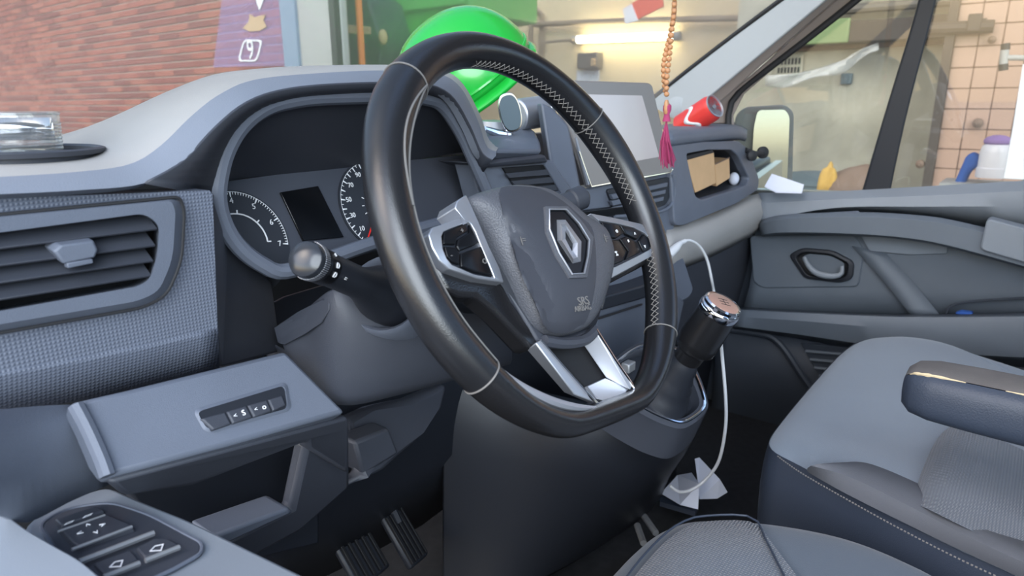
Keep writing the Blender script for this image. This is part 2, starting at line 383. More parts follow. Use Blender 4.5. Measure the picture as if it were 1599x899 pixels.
# beams, notice and plate on the plaster wall
t = thing('wall_beam', PX(1380, 45, XP-.1), 'grey horizontal beam with a green end across the plaster wall', 'beam')
build('beam', G().box((XP-.1, .55, PX(1380, 48, XP-.1).z), (.16, 1.9, .14)), M['beamgrey'], t, bevel=.01)
p = PX(1283, 50, XP-.19); build('green_end', G().box((p.x, p.y, p.z), (.03, .36, .16)), M['beamgreen'], t, bevel=.01)
p = PX(1300, 70, XP-.05); tag(build('wooden_batten', G().box((XP-.02, .72, p.z), (.05, 1.3, .06)), M['tarp'], org=p), 'brown wooden batten fixed under the grey beam', 'batten')
p = PX(1380, 10, XP-.1); tag(build('upper_pipe', G().tube([(XP-.1, .2, p.z), (XP-.1, 1.5, p.z)], .035, 10), M['greybox'], org=p), 'grey pipe running along the top of the plaster wall', 'pipe')
p = PX(1232, 102, XP-.02); t = thing('wall_notice', p, 'small notice with rows of dark lettering on the plaster wall beside the pillar', 'notice')
build('sheet', G().box(p, (.01, .2, .15)), M['plaster'], t)
g = G()
for k in range(7): g.box(p+V(-.008, .075-.025*k, .028), (.004, .014, .045)); g.box(p+V(-.008, .07-.024*k, -.034), (.004, .014, .04))
build('lettering', g, M['seal'], t)
p = PX(1322, 123, XP-.02); t = thing('switch_plate', p, 'square blue-grey switch plate on the plaster wall', 'switch')
build('plate', G().box(p, (.03, .075, .075)), M['teal'], t, bevel=.006); build('rocker', G().box(p+V(-.018, 0, 0), (.012, .03, .045)), M['teal'], t, bevel=.003)
rows = []
for j in range(7):
    f = j/6; top = crv([(1195, 118, 0), (1260, 112, 0), (1320, 92, 0), (1338, 80, 0), (1372, 66, 0)], 14); row = []
    for i, q in enumerate(top): row.append(PX(q.x, q.y + f*(16+5*math.sin(i*.9)), XP-.16-.03*math.sin(i*.8+f*3)))
    rows.append(row)
tag(build('plastic_sheet', G().grid(rows), M['plastic_sheet'], org=rows[0][6], solid=.002), 'crumpled clear plastic sheet hung across the plaster wall', 'plastic sheet')
# below: bin, rag, tarp (outside the passenger window)
q = PX(1270, 300, 4.2); t = thing('waste_bin', V(4.2, q.y, gz), 'dull teal bin outside the passenger window below the plaster wall', 'bin')
z1 = PX(1280, 284, 4.2).z
build('tub', G().lathe([(.22, 0), (.27, z1-gz), (.29, z1-gz), (.29, z1-gz-.04), (.25, z1-gz-.06)], V(4.2, q.y, gz), (0, 0, 1), 24), M['teal'], t)
build('lid', G().lathe([(.3, 0), (.3, .03), (.12, .06), (.0, .065)], V(4.2, q.y, z1), (0, 0, 1), 24), M['teal'], t)
def blob(name, c, r, m, label, cat, amp=.25, seed=1):
    rr = random.Random(seed); g = G().sph((0, 0, 0), 1, 16); ph = [rr.random()*6 for _ in range(6)]
    for i, v in enumerate(g.v):
        k = 1 + amp*(math.sin(3*v.x+ph[0])*math.sin(4*v.y+ph[1]) + .5*math.sin(7*v.z+ph[2]+3*v.x))
        g.v[i] = Vector(c) + V(v.x*r[0], v.y*r[1], v.z*r[2])*k
    return tag(build(name, g, m, org=c, ang=180, sub=1), label, cat)
c = PX(1330, 300, 3.5)
blob('brown_tarp', c, (.16, .16, .14), M['tarp'], 'crumpled brown tarpaulin bundle beside the teal bin', 'tarpaulin', .2, 3)
c = PX(1293, 288, 3.4)
blob('yellow_rag', c, (.05, .05, .11), M['yellow'], 'yellow rag draped between the teal bin and the brown bundle', 'rag', .3, 5)
tag(build('workbench', G().box((3.5, PX(1335, 300, 3.5).y-.03, PX(1322, 300, 3.5).z-.20), (.42, .40, .05)).box((3.5, PX(1335, 300, 3.5).y, (gz+PX(1322, 300, 3.5).z-.22)/2), (.3, .3, PX(1322, 300, 3.5).z-.22-gz)), M['greybox'], org=(3.5, PX(1335, 300, 3.5).y, gz)), 'grey bench below the passenger window carrying the brown bundle', 'bench')
# things along the tiled wall
t = thing('wall_conduit', PX(1500, 40, XT-.04), 'grey conduit with a junction box across the tiled wall', 'pipe')
a, b = PX(1452, 45, XT-.04), PX(1552, 41, XT-.04)
build('conduit', G().tube([a, b], .038, 10), M['beamgrey'], t); build('junction_box', G().box(PX(1522, 36, XT-.05), (.07, .07, .1)), M['beamgrey'], t, bevel=.008)
build('clip', G().box(PX(1536, 33, XT-.04), (.04, .03, .03)), M['beamgrey'], t, bevel=.004)
for k, (x, y, s) in enumerate(((1437, 256, .028), (1527, 192, .03), (1549, 62, .022))):
    p = PX(x, y, XT-.005); tag(build('wall_bracket', G().lathe([(s, 0), (s*.9, .02), (s*.3, .03), (s*.3, .05)], p, (-1, 0, 0), 12), M['tarp'], org=p),
        ('rusty fixing low on the tiled wall beside the door pillar', 'dark fixing at mid height of the tiled wall', 'small fixing under the conduit on the tiled wall')[k], 'fixing', 'fixings on the tiled wall')
t = thing('white_board', PX(1600, 190, 3.3), 'white board standing against the tiled wall at the window edge', 'board')
slab('board', [PX(x, y, 3.3) for x, y in ((1597, 100), (1660, 100), (1660, 284), (1566, 279), (1581, 200))], (.03, 0, 0), M['whiteboard'], t, .003)
build('post', G().box((3.36, PX(1620, 200, 3.3).y, (gz+.1)/2), (.04, .04, abs(gz)+.1)), M['greymetal'], t)
p = PX(1569, 90, 3.3); t = thing('towel_bar', p, 'white T shaped bar with black ends beside the tiled wall', 'bar')
build('cross_tube', G().tube([PX(1569, 78, 3.3), PX(1567, 100, 3.3)], .017, 12), M['whitepaint'], t)
for y, y2 in ((68, 78), (100, 110)): build('end_cap', G().tube([PX(1570 if y < 90 else 1567, y, 3.3), PX(1570 if y < 90 else 1567, y2, 3.3)], .018, 12), M['seal'], t)
build('stem', G().tube([PX(1570, 90, 3.3), PX(1680, 92, 3.3)], .012, 10), M['whitepaint'], t)
c = PX(1509, 262, 3.6)
tag(build('blue_cloth', G().prism([PX(x, y, 3.6) for x, y in ((1487, 292), (1507, 246), (1516, 237), (1529, 243), (1528, 260), (1515, 268), (1505, 290))], (.12, 0, 0)), M['blue'], org=c, bevel=.02, seg=3), 'blue cloth hanging on the shelf beside the milky bottle', 'cloth')
p = PX(1548, 277, 3.6); t = thing('plastic_bottle', p, 'milky plastic container with a purple cap on the shelf by the tiled wall', 'bottle')
build('body', G().lathe([(.068, 0), (.07, .01), (.07, .045), (.066, .05), (.066, .12), (.06, .15), (.05, .16)], p, (0, 0, 1), 20), M['clearpl'], t)
build('cap', G().sph(p+V(0, 0, .175), (.06, .06, .03), 14), M['purple'], t)
p = PX(1545, 285, 3.6); tag(build('shelf', G().box(p+V(.05, .0, -.03), (.3, .4, .05)).box((p.x+.1, p.y, (p.z-.05+gz)/2), (.06, .06, p.z-.05-gz)), M['whitepaint'], org=(p.x, p.y, gz)), 'white shelf stand carrying the milky bottle and blue cloth', 'shelf')
# windscreen reflection of a sign, put on the brick wall as a tinted sheet
PB = XB-.005
t = thing('sign_reflection', PX(395, 50, PB), 'purple windscreen reflection of a sign with white marks, laid on the brick wall', 'sign')
slab('panel', [PX(x, y, PB) for x, y in ((350, -30), (447, -30), (450, 103), (333, 105))], (.012, 0, 0), M['patch'], t, 0)
ar = V(0, -1, 0); au = V(0, 0, 1)
text('figure', '9', PX(391, 79, PB-.006), ar, au, .2, M['white'], t); build('emblem', G().prism([PX(x, y, PB-.006) for x, y in ((379, 44), (388, 34), (390, 22), (397, 27), (404, 25), (414, 23), (411, 32), (416, 42), (405, 48), (390, 49))], (.004, 0, 0)), M['tan'], t)
fr = rnd([PX(x, y, PB-.006) for x, y in ((380, 62), (410, 62), (401, 96), (371, 96))], .05)
build('frame', G().ring(fr, inset(fr, .86), (.004, 0, 0)), M['white'], t)
build('arrow', G().prism([PX(x, y, PB-.006) for x, y in ((398, -4), (412, -2), (405, 16))], (.004, 0, 0)), M['white'], t)

# ================================================================== THE VAN SHELL
XD = 1.2                                             # passenger door plane
fl = -.70
struct('floor', G().box((.42, -.25, fl-.03), (1.7, 2.2, .06)), M['carpet'])
# windscreen: curved glass
def wsp(x, f): # f 0 base .. 1 top
    k = 1-((x-.42)/.86)**2; return V(x, .42+.34*max(0, k)-.62*f, .045+.60*f+.03*max(0, k)*(1-f))
rows = [[wsp(-.42+1.68*i/24, j/6) for i in range(25)] for j in range(7)]
struct('window_1', G().grid(rows), M['screenglass'], ang=180)
struct('roof', G().box((.42, -.72, .68), (1.72, 1.1, .05)), M['liner'], bevel=.01)
struct('wall_front', G().box((.42, .78, -.33), (1.72, .05, .72)), M['deep'])
# passenger A pillar
def strip(name, A, B, m, th=.02, parent=None, n=10, bev=.004):
    # A, B: two edges given as (px,py,X)
    a = crv([PX(*q) for q in A], n); b = crv([PX(*q) for q in B], n); g = G().grid([a, b, [p+V(th, .012, 0) for p in b], [p+V(th, .012, 0) for p in a]], cv=True)
    return build(name, g, m, parent, bevel=bev) if parent else struct(name, g, m, bevel=bev)
pil = strip('trim_3', [(1012, 162, 1.13), (1120, 77, 1.13), (1224, 0, 1.12), (1490, -195, 1.09)], [(1062, 190, 1.12), (1160, 108, 1.11), (1290, 0, 1.10), (1560, -225, 1.07)], M['pillar'], .05)
a = crv([PX(*q) for q in ((1010, 160, 1.135), (1118, 76, 1.135), (1219, 0, 1.125), (1486, -196, 1.095))], 12)
build('windscreen_seal', G().tube(a, .0055, 8), M['seal'], pil)
strip('side_trim', [(1060, 190, 1.13), (1160, 107, 1.12), (1288, 0, 1.11), (1558, -225, 1.08)], [(1090, 192, 1.15), (1178, 112, 1.14), (1306, 0, 1.13), (1580, -228, 1.1)], M['pillarbrown'], .02, pil)
build('airbag_badge', G().lathe([(.026, 0), (.026, .002), (.024, .003)], PX(1056, 168, 1.118), (PX(1056, 168, 1.11)-CAM)*-1, 24), M['pillar'], pil)
strip('door_frame_trim', [(1088, 192, 1.165), (1130, 152, 1.165), (1198, 98, 1.16), (1304, 0, 1.15), (1580, -240, 1.12)], [(1140, 192, 1.185), (1152, 158, 1.185), (1220, 98, 1.18), (1342, 0, 1.17), (1600, -210, 1.14)], M['pillarbrown'], .02, pil)
build('door_seal', G().tube(crv([PX(*q) for q in ((1137, 200, 1.175), (1140, 165, 1.175), (1160, 138, 1.175), (1220, 92, 1.17), (1330, 6, 1.165), (1600, -215, 1.14))], 24), .008, 8), M['seal'], pil)
# driver A pillar (out of frame, carries the roof)
struct('trim_4', G().tube([V(-.40, .42, .03), V(-.40, .12, .34), V(-.38, -.2, .66)], .035, 10), M['pillar'])

# ================================================================== PASSENGER DOOR
dr = thing('passenger_door', V(XD, 0, -.5), 'grey passenger door with grab bar, oval handle recess and speaker slots', 'car door')
def X1(L, x=XD): return [PX(a, b, x) for a, b in L]
def dgrid(name, rows, m, n=24, **k):
    R = [crv([PX(*q) for q in r], n) for r in rows]; return build(name, G().grid(R), m, dr, solid=k.pop('solid', .004), ang=k.pop('ang', 40), **k)
dgrid('belt_panel', [[(1185, 306, 1.23), (1300, 304, 1.23), (1450, 297, 1.23), (1660, 285, 1.23)], [(1185, 302, 1.20), (1300, 300, 1.20), (1450, 292, 1.20), (1660, 280, 1.20)], [(1182, 318, 1.17), (1300, 312, 1.17), (1450, 306, 1.17), (1660, 296, 1.17)], [(1185, 345, 1.165), (1300, 324, 1.165), (1450, 322, 1.165), (1660, 322, 1.165)], [(1185, 347, 1.19), (1300, 330, 1.19), (1450, 340, 1.19), (1660, 372, 1.19)]], M['doorg'])
dgrid('upper_panel', [[(1180, 330, 1.195), (1300, 320, 1.195), (1450, 330, 1.195), (1660, 340, 1.195)], [(1178, 400, 1.19), (1300, 400, 1.19), (1450, 410, 1.19), (1660, 420, 1.19)], [(1170, 450, 1.19), (1300, 452, 1.19), (1450, 455, 1.195), (1660, 455, 1.195)], [(1160, 484, 1.185), (1300, 490, 1.19), (1450, 495, 1.2), (1660, 505, 1.2)]], M['doorp'])
# grab bar
n = 28
tp = crv([PX(*q) for q in ((1186, 350, 1.15), (1225, 342, 1.12), (1330, 339, 1.115), (1420, 343, 1.115), (1500, 355, 1.115), (1660, 398, 1.13))], n)
bt = crv([PX(*q) for q in ((1188, 366, 1.15), (1225, 362, 1.12), (1330, 364, 1.115), (1420, 371, 1.115), (1500, 387, 1.115), (1660, 432, 1.13))], n)
rows = [[p+V(.06, 0, .0) for p in tp], [p+V(.012, 0, .008) for p in tp], tp, bt, [p+V(.012, 0, -.006) for p in bt], [p+V(.06, 0, 0) for p in bt]]
build('grab_bar', G().grid(rows), M['doorp'], dr, ang=50, solid=.003)
sw = [PX(*q) for q in ((1282, 337, 1.13), (1340, 334, 1.14), (1345, 339, 1.13), (1290, 342, 1.12))]
slab('window_switch', sw, (0, 0, .008), M['dash'], dr, .002)
gp = [PX(*q) for q in ((1541, 341, 1.108), (1660, 372, 1.12), (1660, 428, 1.12), (1530, 390, 1.108))]
slab('grip_cover', gp, (.05, 0, 0), M['doorg'], dr, .006, .01)
# recess behind the bar
pk = [PX(*q) for q in ((1343, 366, 1.181), (1400, 370, 1.181), (1480, 384, 1.181), (1479, 396, 1.181), (1420, 398, 1.181), (1357, 392, 1.181))]
slab('bar_recess', pk, (.008, 0, 0), M['doorg'], dr, .002, .006)
# handle recess
bx = [(1170, 368, 1.184), (1334, 366, 1.184), (1350, 390, 1.184), (1340, 448, 1.184), (1190, 450, 1.184), (1176, 440, 1.184)]
slab('handle_panel', [PX(*q) for q in bx], (.01, 0, 0), M['doorp'], dr, .003, .012)
ho = rnd(X1([(1231, 398), (1252, 387), (1300, 391), (1334, 409), (1331, 436), (1312, 442), (1256, 435)], 1.178), .012)
hi = rnd(X1([(1241, 401), (1256, 393), (1298, 397), (1325, 411), (1322, 431), (1308, 436), (1260, 430)], 1.176), .010)
hh = build('handle_surround', G().ring(ho, hi, (.016, 0, 0)), M['black'], dr, bevel=.002)
build('handle_bowl', G().loft([hi, [p+V(.006, 0, 0) for p in inset(hi, .93)], [p+V(.012, 0, 0) for p in inset(hi, .6)]], False, True), M['deep'], hh)  # near-black colour stands in for the shade inside the recess
lv = crv(pxs([(1256, 401, 1.17), (1262, 414, 1.166), (1275, 426, 1.164), (1296, 431, 1.164), (1313, 428, 1.166), (1315, 415, 1.17)]), 16)
build('lever', G().tube(lv, [.004+.0035*math.sin(math.pi*i/15) for i in range(16)], 10), M['doorg'], hh)
build('crease', G().grid([crv(pxs([(1330, 384, 1.182), (1372, 430, 1.178), (1424, 494, 1.178)]), 10), crv(pxs([(1350, 388, 1.183), (1390, 432, 1.180), (1436, 494, 1.179)]), 10), crv(pxs([(1380, 392, 1.186), (1420, 434, 1.184), (1470, 494, 1.184)]), 10)]), M['doorp'], dr, ang=80, solid=.002)
# lower armrest shelf
dgrid('armrest_shelf', [[(1150, 480, 1.17), (1240, 486, 1.16), (1420, 492, 1.16), (1660, 487, 1.16)], [(1150, 484, 1.14), (1240, 489, 1.13), (1420, 496, 1.13), (1660, 494, 1.13)], [(1148, 494, 1.13), (1240, 500, 1.12), (1420, 514, 1.12), (1660, 524, 1.12)], [(1145, 508, 1.13), (1240, 520, 1.13), (1420, 545, 1.13), (1660, 560, 1.13)], [(1145, 512, 1.17), (1240, 526, 1.17), (1420, 556, 1.17), (1660, 575, 1.17)]], M['doorp'])
pkl = crv(pxs([(1478, 491, 1.185), (1482, 480, 1.185), (1500, 473, 1.185), (1550, 468, 1.185), (1660, 463, 1.185)]), 20)
build('bottle_pocket_edge', G().tube(pkl, .003, 6), M['doord'], dr)
tag(build('blue_wrapper', G().prism(pxs([(1490, 490, 1.155), (1500, 486, 1.155), (1520, 489, 1.155), (1516, 495, 1.155)]), (.02, 0, 0)), M['blue'], org=PX(1505, 491, 1.155), bevel=.003), 'bright blue wrapper lying in the passenger door pocket', 'wrapper')
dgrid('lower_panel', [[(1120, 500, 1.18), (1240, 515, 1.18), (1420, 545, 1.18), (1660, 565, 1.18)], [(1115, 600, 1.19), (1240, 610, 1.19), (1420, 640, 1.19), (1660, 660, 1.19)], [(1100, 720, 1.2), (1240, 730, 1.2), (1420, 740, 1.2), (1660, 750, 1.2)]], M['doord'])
cl = crv(pxs([(1120, 512, 1.175), (1180, 520, 1.172), (1205, 526, 1.172), (1225, 545, 1.172), (1255, 590, 1.172), (1285, 632, 1.175)]), 24)
build('pocket_rim', G().tube(cl, .008, 8), M['doord'], dr)
spg = [PX(*q) for q in ((1250, 535, 1.174), (1350, 545, 1.174), (1350, 600, 1.174), (1290, 606, 1.174))]
sp = slab('speaker_grille', spg, (.006, 0, 0), M['doord'], dr, .002)
for k in range(5):
    y = 548+13*k; build('slat', G().tube(pxs([(1258+7*k, y, 1.17), (1352, y+8, 1.17)]), .0042, 8), M['doorp'], sp)
# window: divider bar, upper frame, glass
dv = crv(pxs([(1346, 300, 1.2), (1384, 170, 1.195), (1428, 25, 1.185), (1448, -60, 1.175), (1485, -230, 1.15)]), 14)
dv2 = crv(pxs([(1390, 300, 1.2), (1416, 180, 1.195), (1456, 25, 1.185), (1476, -60, 1.175), (1512, -230, 1.15)]), 14)
build('window_divider', G().grid([dv, dv2, [p+V(.03, .006, 0) for p in dv2], [p+V(.03, .006, 0) for p in dv]], cv=True), M['black'], dr, bevel=.004)
gl = [PX(*q) for q in ((1135, 306, 1.222), (1660, 290, 1.222), (1660, -300, 1.18), (1580, -240, 1.18), (1342, -2, 1.2), (1220, 92, 1.21), (1160, 140, 1.215), (1140, 170, 1.22))]
build('window_glass', G().prism(gl, (.004, 0, 0)), M['sideglass'], dr)
build('outer_skin', G().prism([V(1.26, .6, -.12), V(1.26, -1.2, -.05), V(1.26, -1.2, -.75), V(1.26, .6, -.75)], (.03, 0, 0)), M['vanwhite'], dr)
pe_ = PX(1640, 300, 1.2).y; zb_ = PX(1640, 290, 1.2).z
build('rear_panel', G().prism([V(1.185, pe_, zb_-.01), V(1.185, -1.25, zb_+.02), V(1.185, -1.25, -.72), V(1.185, pe_, -.72)], (.05, 0, 0)), M['doorp'], dr, bevel=.012)
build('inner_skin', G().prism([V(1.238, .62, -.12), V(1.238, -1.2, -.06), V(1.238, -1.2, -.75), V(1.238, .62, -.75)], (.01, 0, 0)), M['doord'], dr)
# small sail panel in front of the window
slab('sail_panel', [PX(*q) for q in ((1100, 200, 1.19), (1130, 150, 1.19), (1142, 145, 1.19), (1145, 200, 1.19), (1150, 300, 1.2), (1100, 300, 1.2))], (.01, 0, 0), M['pillarbrown'], dr, .003)
# outside mirror
mr = thing('door_mirror', PX(1195, 300, 1.38), 'grey door mirror outside the passenger window', 'mirror')
MO, MN = PX(1206, 230, 1.345), V(-.62, -.78, .04).normalized()
mo = rnd([PX(*q) for q in ((1147, 180, 1.42), (1160, 166, 1.42), (1225, 163, 1.40), (1240, 172, 1.40), (1237, 296, 1.38), (1170, 302, 1.40), (1150, 298, 1.42))], .02)
bk = (mo[0]-CAM).normalized()
mo = rnd([PP(x, y, MO+MN*-.012, MN) for x, y in ((1147, 182), (1162, 167), (1225, 163), (1240, 174), (1237, 296), (1170, 302), (1150, 298))], .02)
build('housing', G().loft([mo, [p+bk*.05 for p in inset(mo, .98)], [p+bk*.10 for p in inset(mo, .7)]]), M['whitepaint'], mr, bevel=.004)
mi = rnd([PP(x, y, MO, MN) for x, y in ((1183, 172), (1226, 171), (1233, 182), (1229, 290), (1172, 296), (1177, 200))], .012)
build('mirror_glass', G().prism(mi, bk*.006), M['mirror'], mr)
build('arm', G().tube([PX(1190, 290, 1.39), PX(1190, 330, 1.30)], .03, 10), M['seal'], mr)

# ================================================================== DASHBOARD
da = thing('dashboard', V(.4, .4, -.1), 'dark grey van dashboard running under the windscreen', 'dashboard')
N = 72
L2 = [(-60, 305, .165), (0, 303, .165), (120, 297, .165), (225, 286, .167), (285, 252, .172), (335, 200, .18), (380, 163, .185), (430, 143, .19), (500, 133, .19), (600, 129, .19), (665, 131, .19), (705, 150, .19), (733, 195, .19), (752, 238, .19), (768, 250, .19)]
L1 = [(-60, 278, .155), (0, 276, .155), (110, 269, .155), (200, 257, .157), (250, 228, .162), (300, 180, .17), (345, 146, .175), (400, 124, .18), (500, 114, .18), (600, 110, .18), (680, 114, .18), (718, 135, .18), (745, 185, .18), (760, 228, .18), (775, 236, .18)]
L0 = [(-60, 262, .28), (0, 252, .30), (60, 234, .40), (92, 223, .42), (200, 171, .36), (270, 139, .32), (335, 116, .28), (400, 108, .26), (500, 105, .25), (600, 104, .25), (685, 110, .25), (722, 130, .25), (750, 180, .25), (766, 222, .25), (790, 230, .25)]
L2 = [(x, y, d-.013) for x, y, d in L2]; L1 = [(x, y, d+.016) for x, y, d in L1]
r2 = crv(pys(L2), N); r1 = crv(pys(L1), N); r0 = crv(pys(L0), N)
rh = [p+(V(p.x, p.y+.012, p.z-.004)-p) for p in r2]
top = [p.lerp(q, .15)+V(0, -.000, .003) for p, q in zip(r1, r0)]
rf = [V(p.x+.03, max(p.y+.1, .60), min(p.z, .05)) for p in r0]; rm = [a.lerp(b, .5)+V(0, 0, .01) for a, b in zip(r0, rf)]
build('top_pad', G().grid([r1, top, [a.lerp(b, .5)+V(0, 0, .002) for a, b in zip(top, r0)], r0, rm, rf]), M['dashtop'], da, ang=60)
build('pad_lip', G().grid([[p+V(0, .0, 0) for p in r1], [a.lerp(b, .5)+V(0, -.003, 0) for a, b in zip(r1, r2)], r2, rh]), M['lip'], da, ang=60)
# bezel, hood underside
BZ = [(620, 150), (500, 152), (450, 158), (420, 166), (393, 182), (370, 206), (352, 240), (343, 275), (340, 305), (345, 335), (358, 365), (380, 392), (408, 412), (440, 424), (500, 408), (575, 382), (680, 350), (772, 330), (757, 292), (738, 248), (718, 205), (690, 165), (660, 153)]
bz = crv([PY(x, y, .20) for x, y in BZ], 120, True)
cl_ = thing
ic = build('cluster_bezel', G().tube(bz, .0075, 10, closed=True), M['dash'], da)
# hood underside: from the lip to the bezel (upper and left and right part)
hb = crv([PY(x, y, .20) for x, y in ((330, 306), (340, 278), (352, 240), (370, 206), (393, 182), (420, 166), (450, 158), (500, 152), (620, 148), (690, 160), (718, 205), (738, 248), (750, 275))], 50)
hl = crv(pys(L2[3:]), 50)
build('hood_underside', G().grid([hl, hb]), M['dashdark'], da, solid=.002)
FO, FN = V(-.1, .272, 0), V(0, -.94, .34).normalized()
FCE = [(352, 300), (356, 283), (430, 273), (530, 263), (640, 250), (745, 240), (757, 292), (775, 345), (680, 365), (600, 388), (520, 412), (440, 434), (400, 414), (368, 386)]
fc = [PP(x, y, FO, FN) for x, y in FCE]; fcr = crv(fc, 120, True)
# align starts: rotate the bezel loop so nearest points pair up
best = min(range(120), key=lambda s: min(sum((bz[(s+d*k) % 120]-fcr[k]).length for k in range(0, 120, 6)) for d in (1, -1)))
dd = min((1, -1), key=lambda d: sum((bz[(best+d*k) % 120]-fcr[k]).length for k in range(0, 120, 6)))
bzz = [bz[(best+dd*k) % 120] for k in range(120)]
build('cluster_recess', G().grid([bzz, fcr], cu=True), M['dashdark'], da, ang=60)
cf = build('instrument_cluster', G().prism(fc, V(0, .01, 0)), M['cluster'], da)
FU = (V(0, 0, 1)-FN*FN.z).normalized(); FR = FU.cross(FN)*1; FR = V(1, 0, 0)
def dial(name, cx, cy, r, a0, a1, nt, nums, num_r, maj):
    c = PP(cx, cy, FO+FN*.002, FN); pt = lambda rr, a, h=.0: c + FR*math.sin(a)*rr + FU*math.cos(a)*rr + FN*h
    d = build(name, G().prism([pt(r*1.04, k*2*math.pi/48) for k in range(48)], FN*-.002), M['dial'], da)
    g = G()
    for k in range(nt+1):
        a = math.radians(a0+(a1-a0)*k/nt); big = k % maj == 0; w = .0009 if big else .00045; l = r*(.11 if big else .055)
        tdir = FR*math.cos(a)-FU*math.sin(a)
        g.prism([pt(r, a, .0008)-tdir*w, pt(r, a, .0008)+tdir*w, pt(r-l, a, .0008)+tdir*w*.5, pt(r-l, a, .0008)-tdir*w*.5], FN*.0004)
    g.grid([[pt(r*1.005, math.radians(a0+(a1-a0)*k/60), .0008) for k in range(61)], [pt(r*.995, math.radians(a0+(a1-a0)*k/60), .0008) for k in range(61)]])
    build('dial_marks', g, M['white'], d)
    for s, a in nums:
        text('numeral', s, pt(num_r, math.radians(a), .001), FR, FU, r*.155, M['white'], d)
    return d, pt
rt_ = (PP(449, 383, FO, FN)-PP(374, 380, FO, FN)).length
d1, p1 = dial('tachometer', 374, 380, rt_, -120, 100, 70, [(str(k), -120+220*k/7) for k in range(8)], rt_*.82, 10)
g = G().tube([p1(rt_*.57, math.radians(a), .001) for a in range(-30, 100, 6)], .0008, 6)
for a in (-30, 12, 54, 96): g.tube([p1(rt_*.57, math.radians(a), .001), p1(rt_*.64, math.radians(a), .001)], .0008, 6)
build('inner_scale', g, M['white'], d1)
rs = (PP(532, 310, FO, FN)-PP(590, 318, FO, FN)).length
d2, p2 = dial('speedometer', 590, 320, rs, -140, 140, 44, [(str(10+20*k), -126+25.5*k) for k in range(11)], rs*.80, 2)
build('needle', G().tube([p2(.006, math.radians(-140), .003), p2(rs*.92, math.radians(-140), .003)], [.002, .0008], 6), M['red'], d2)
g = G()
for k in range(9): a = math.radians(-110+24*k); g.tube([p2(rs*.40, a, .001), p2(rs*.46, a, .001)], .0006, 4)
build('inner_scale', g, M['white'], d2)
slab('cluster_display', [PP(x, y, FO+FN*.003, FN) for x, y in ((438, 300), (497, 290), (537, 370), (474, 376))], FN*-.003, M['display'], da, .0006)
# vent side panel
YV = .165
def poly_hit(poly, c, a):                            # where the ray from c at angle a (X-Z plane) leaves the polygon
    d = V(math.cos(a), 0, math.sin(a)); best = None
    for p, q in zip(poly, poly[1:]+poly[:1]):
        e = q-p; den = d.x*e.z-d.z*e.x
        if abs(den) < 1e-12: continue
        w = p-c; t = (w.x*e.z-w.z*e.x)/den; u = (w.x*d.z-w.z*d.x)/den
        if t > 0 and -1e-6 <= u <= 1+1e-6: best = t if best is None else max(best, t)
    return c+d*best
sp_ = [PY(x, y, YV) for x, y in ((-70, 312), (326, 297), (331, 303), (339, 513), (150, 553), (-70, 592))]
slab('panel_end', [PY(331, 303, .167), PY(340, 513, .167), PY(343, 574, .195), PY(440, 549, .225), PY(425, 440, .23), PY(400, 415, .22), PY(360, 385, .212), PY(338, 330, .205), PY(333, 298, .2)], (.0, .02, -.002), M['dashdark'], da, .003)
build('panel_underside', G().grid([crv(pys([(-70, 591, .165), (150, 552, .165), (339, 512, .165)]), 12), crv(pys([(-70, 600, .1655), (150, 560, .1655), (339, 520, .1655)]), 12), crv(pys([(-70, 652, .182), (107, 626, .182), (200, 608, .182), (342, 575, .182)]), 12)]), M['dots'], da, ang=40, solid=.003)
# outer air vent
YF = YV-.010
vo = rnd([PY(x, y, YV-.001) for x, y in ((-70, 338), (283, 303), (290, 330), (286, 408), (262, 462), (225, 483), (-70, 535))], .012)
vc = sum(vo, V(0, 0, 0))/len(vo); an_ = sorted(set(round(math.atan2(p.z-vc.z, p.x-vc.x), 5) for p in list(vo)+list(sp_)))
build('side_panel', G().ring([poly_hit(sp_, vc, a) for a in an_], [poly_hit(vo, vc, a) for a in an_], (0, .03, 0)), M['dots'], da, bevel=.002)
vi = rnd([PY(x, y, YF) for x, y in ((-70, 346), (268, 313), (274, 330), (270, 405), (248, 455), (215, 470), (-70, 518))], .012)
vm = rnd([PY(x, y, YF) for x, y in ((-70, 372), (225, 333), (249, 350), (246, 400), (234, 436), (216, 447), (-70, 498))], .010)
vb = rnd([PY(x, y, YV+.03) for x, y in ((-70, 372), (222, 337), (241, 352), (238, 400), (228, 430), (212, 441), (-70, 494))], .010)
av = build('air_vent', G().grid([vo, vi, vm, vb], cu=True), M['dash'], da, ang=25)
build('vent_duct', G().prism([p+V(0, .0, 0) for p in vb], (0, .004, 0)), M['deep'], av)
groove = [a.lerp(b, .35)+V(0, -.0035, 0) for a, b in zip(vo, vi)]
build('vent_trim_line', G().tube(groove, .0012, 6, closed=True), M['seal'], av)
for k, (yl, yr) in enumerate(((388, 357), (415, 383), (443, 407), (470, 430))):
    a0, b0 = PY(-70, yl+8, YF+.004), PY(245-3*k, yr, YF+.004)
    pr = [(-.0012, 0), (.0004, -.0015), (.0095, .012), (.0085, .0135)]       # (z, y) slat profile: slopes up away from the driver
    build('slat', G().loft([[p+V(0, y, z) for z, y in pr] for p in (a0, b0)]), M['dashdark'], av, bevel=.0006)
tb = [PY(x, y, YF-.003) for x, y in ((82, 392), (92, 382), (146, 375), (153, 390), (148, 402), (98, 412))]
tt = build('vent_tab', G().loft([[p+V(0, .014, .002) for p in tb], tb, inset([p+V(0, -.0015, 0) for p in tb], .9)]), M['dash'], av, bevel=.0008)
build('tab_face', G().prism([PY(x, y, YF-.0055) for x, y in ((105, 411), (145, 404), (146, 411), (106, 419))], (0, .006, 0)), M['dash'], tt, bevel=.0006)
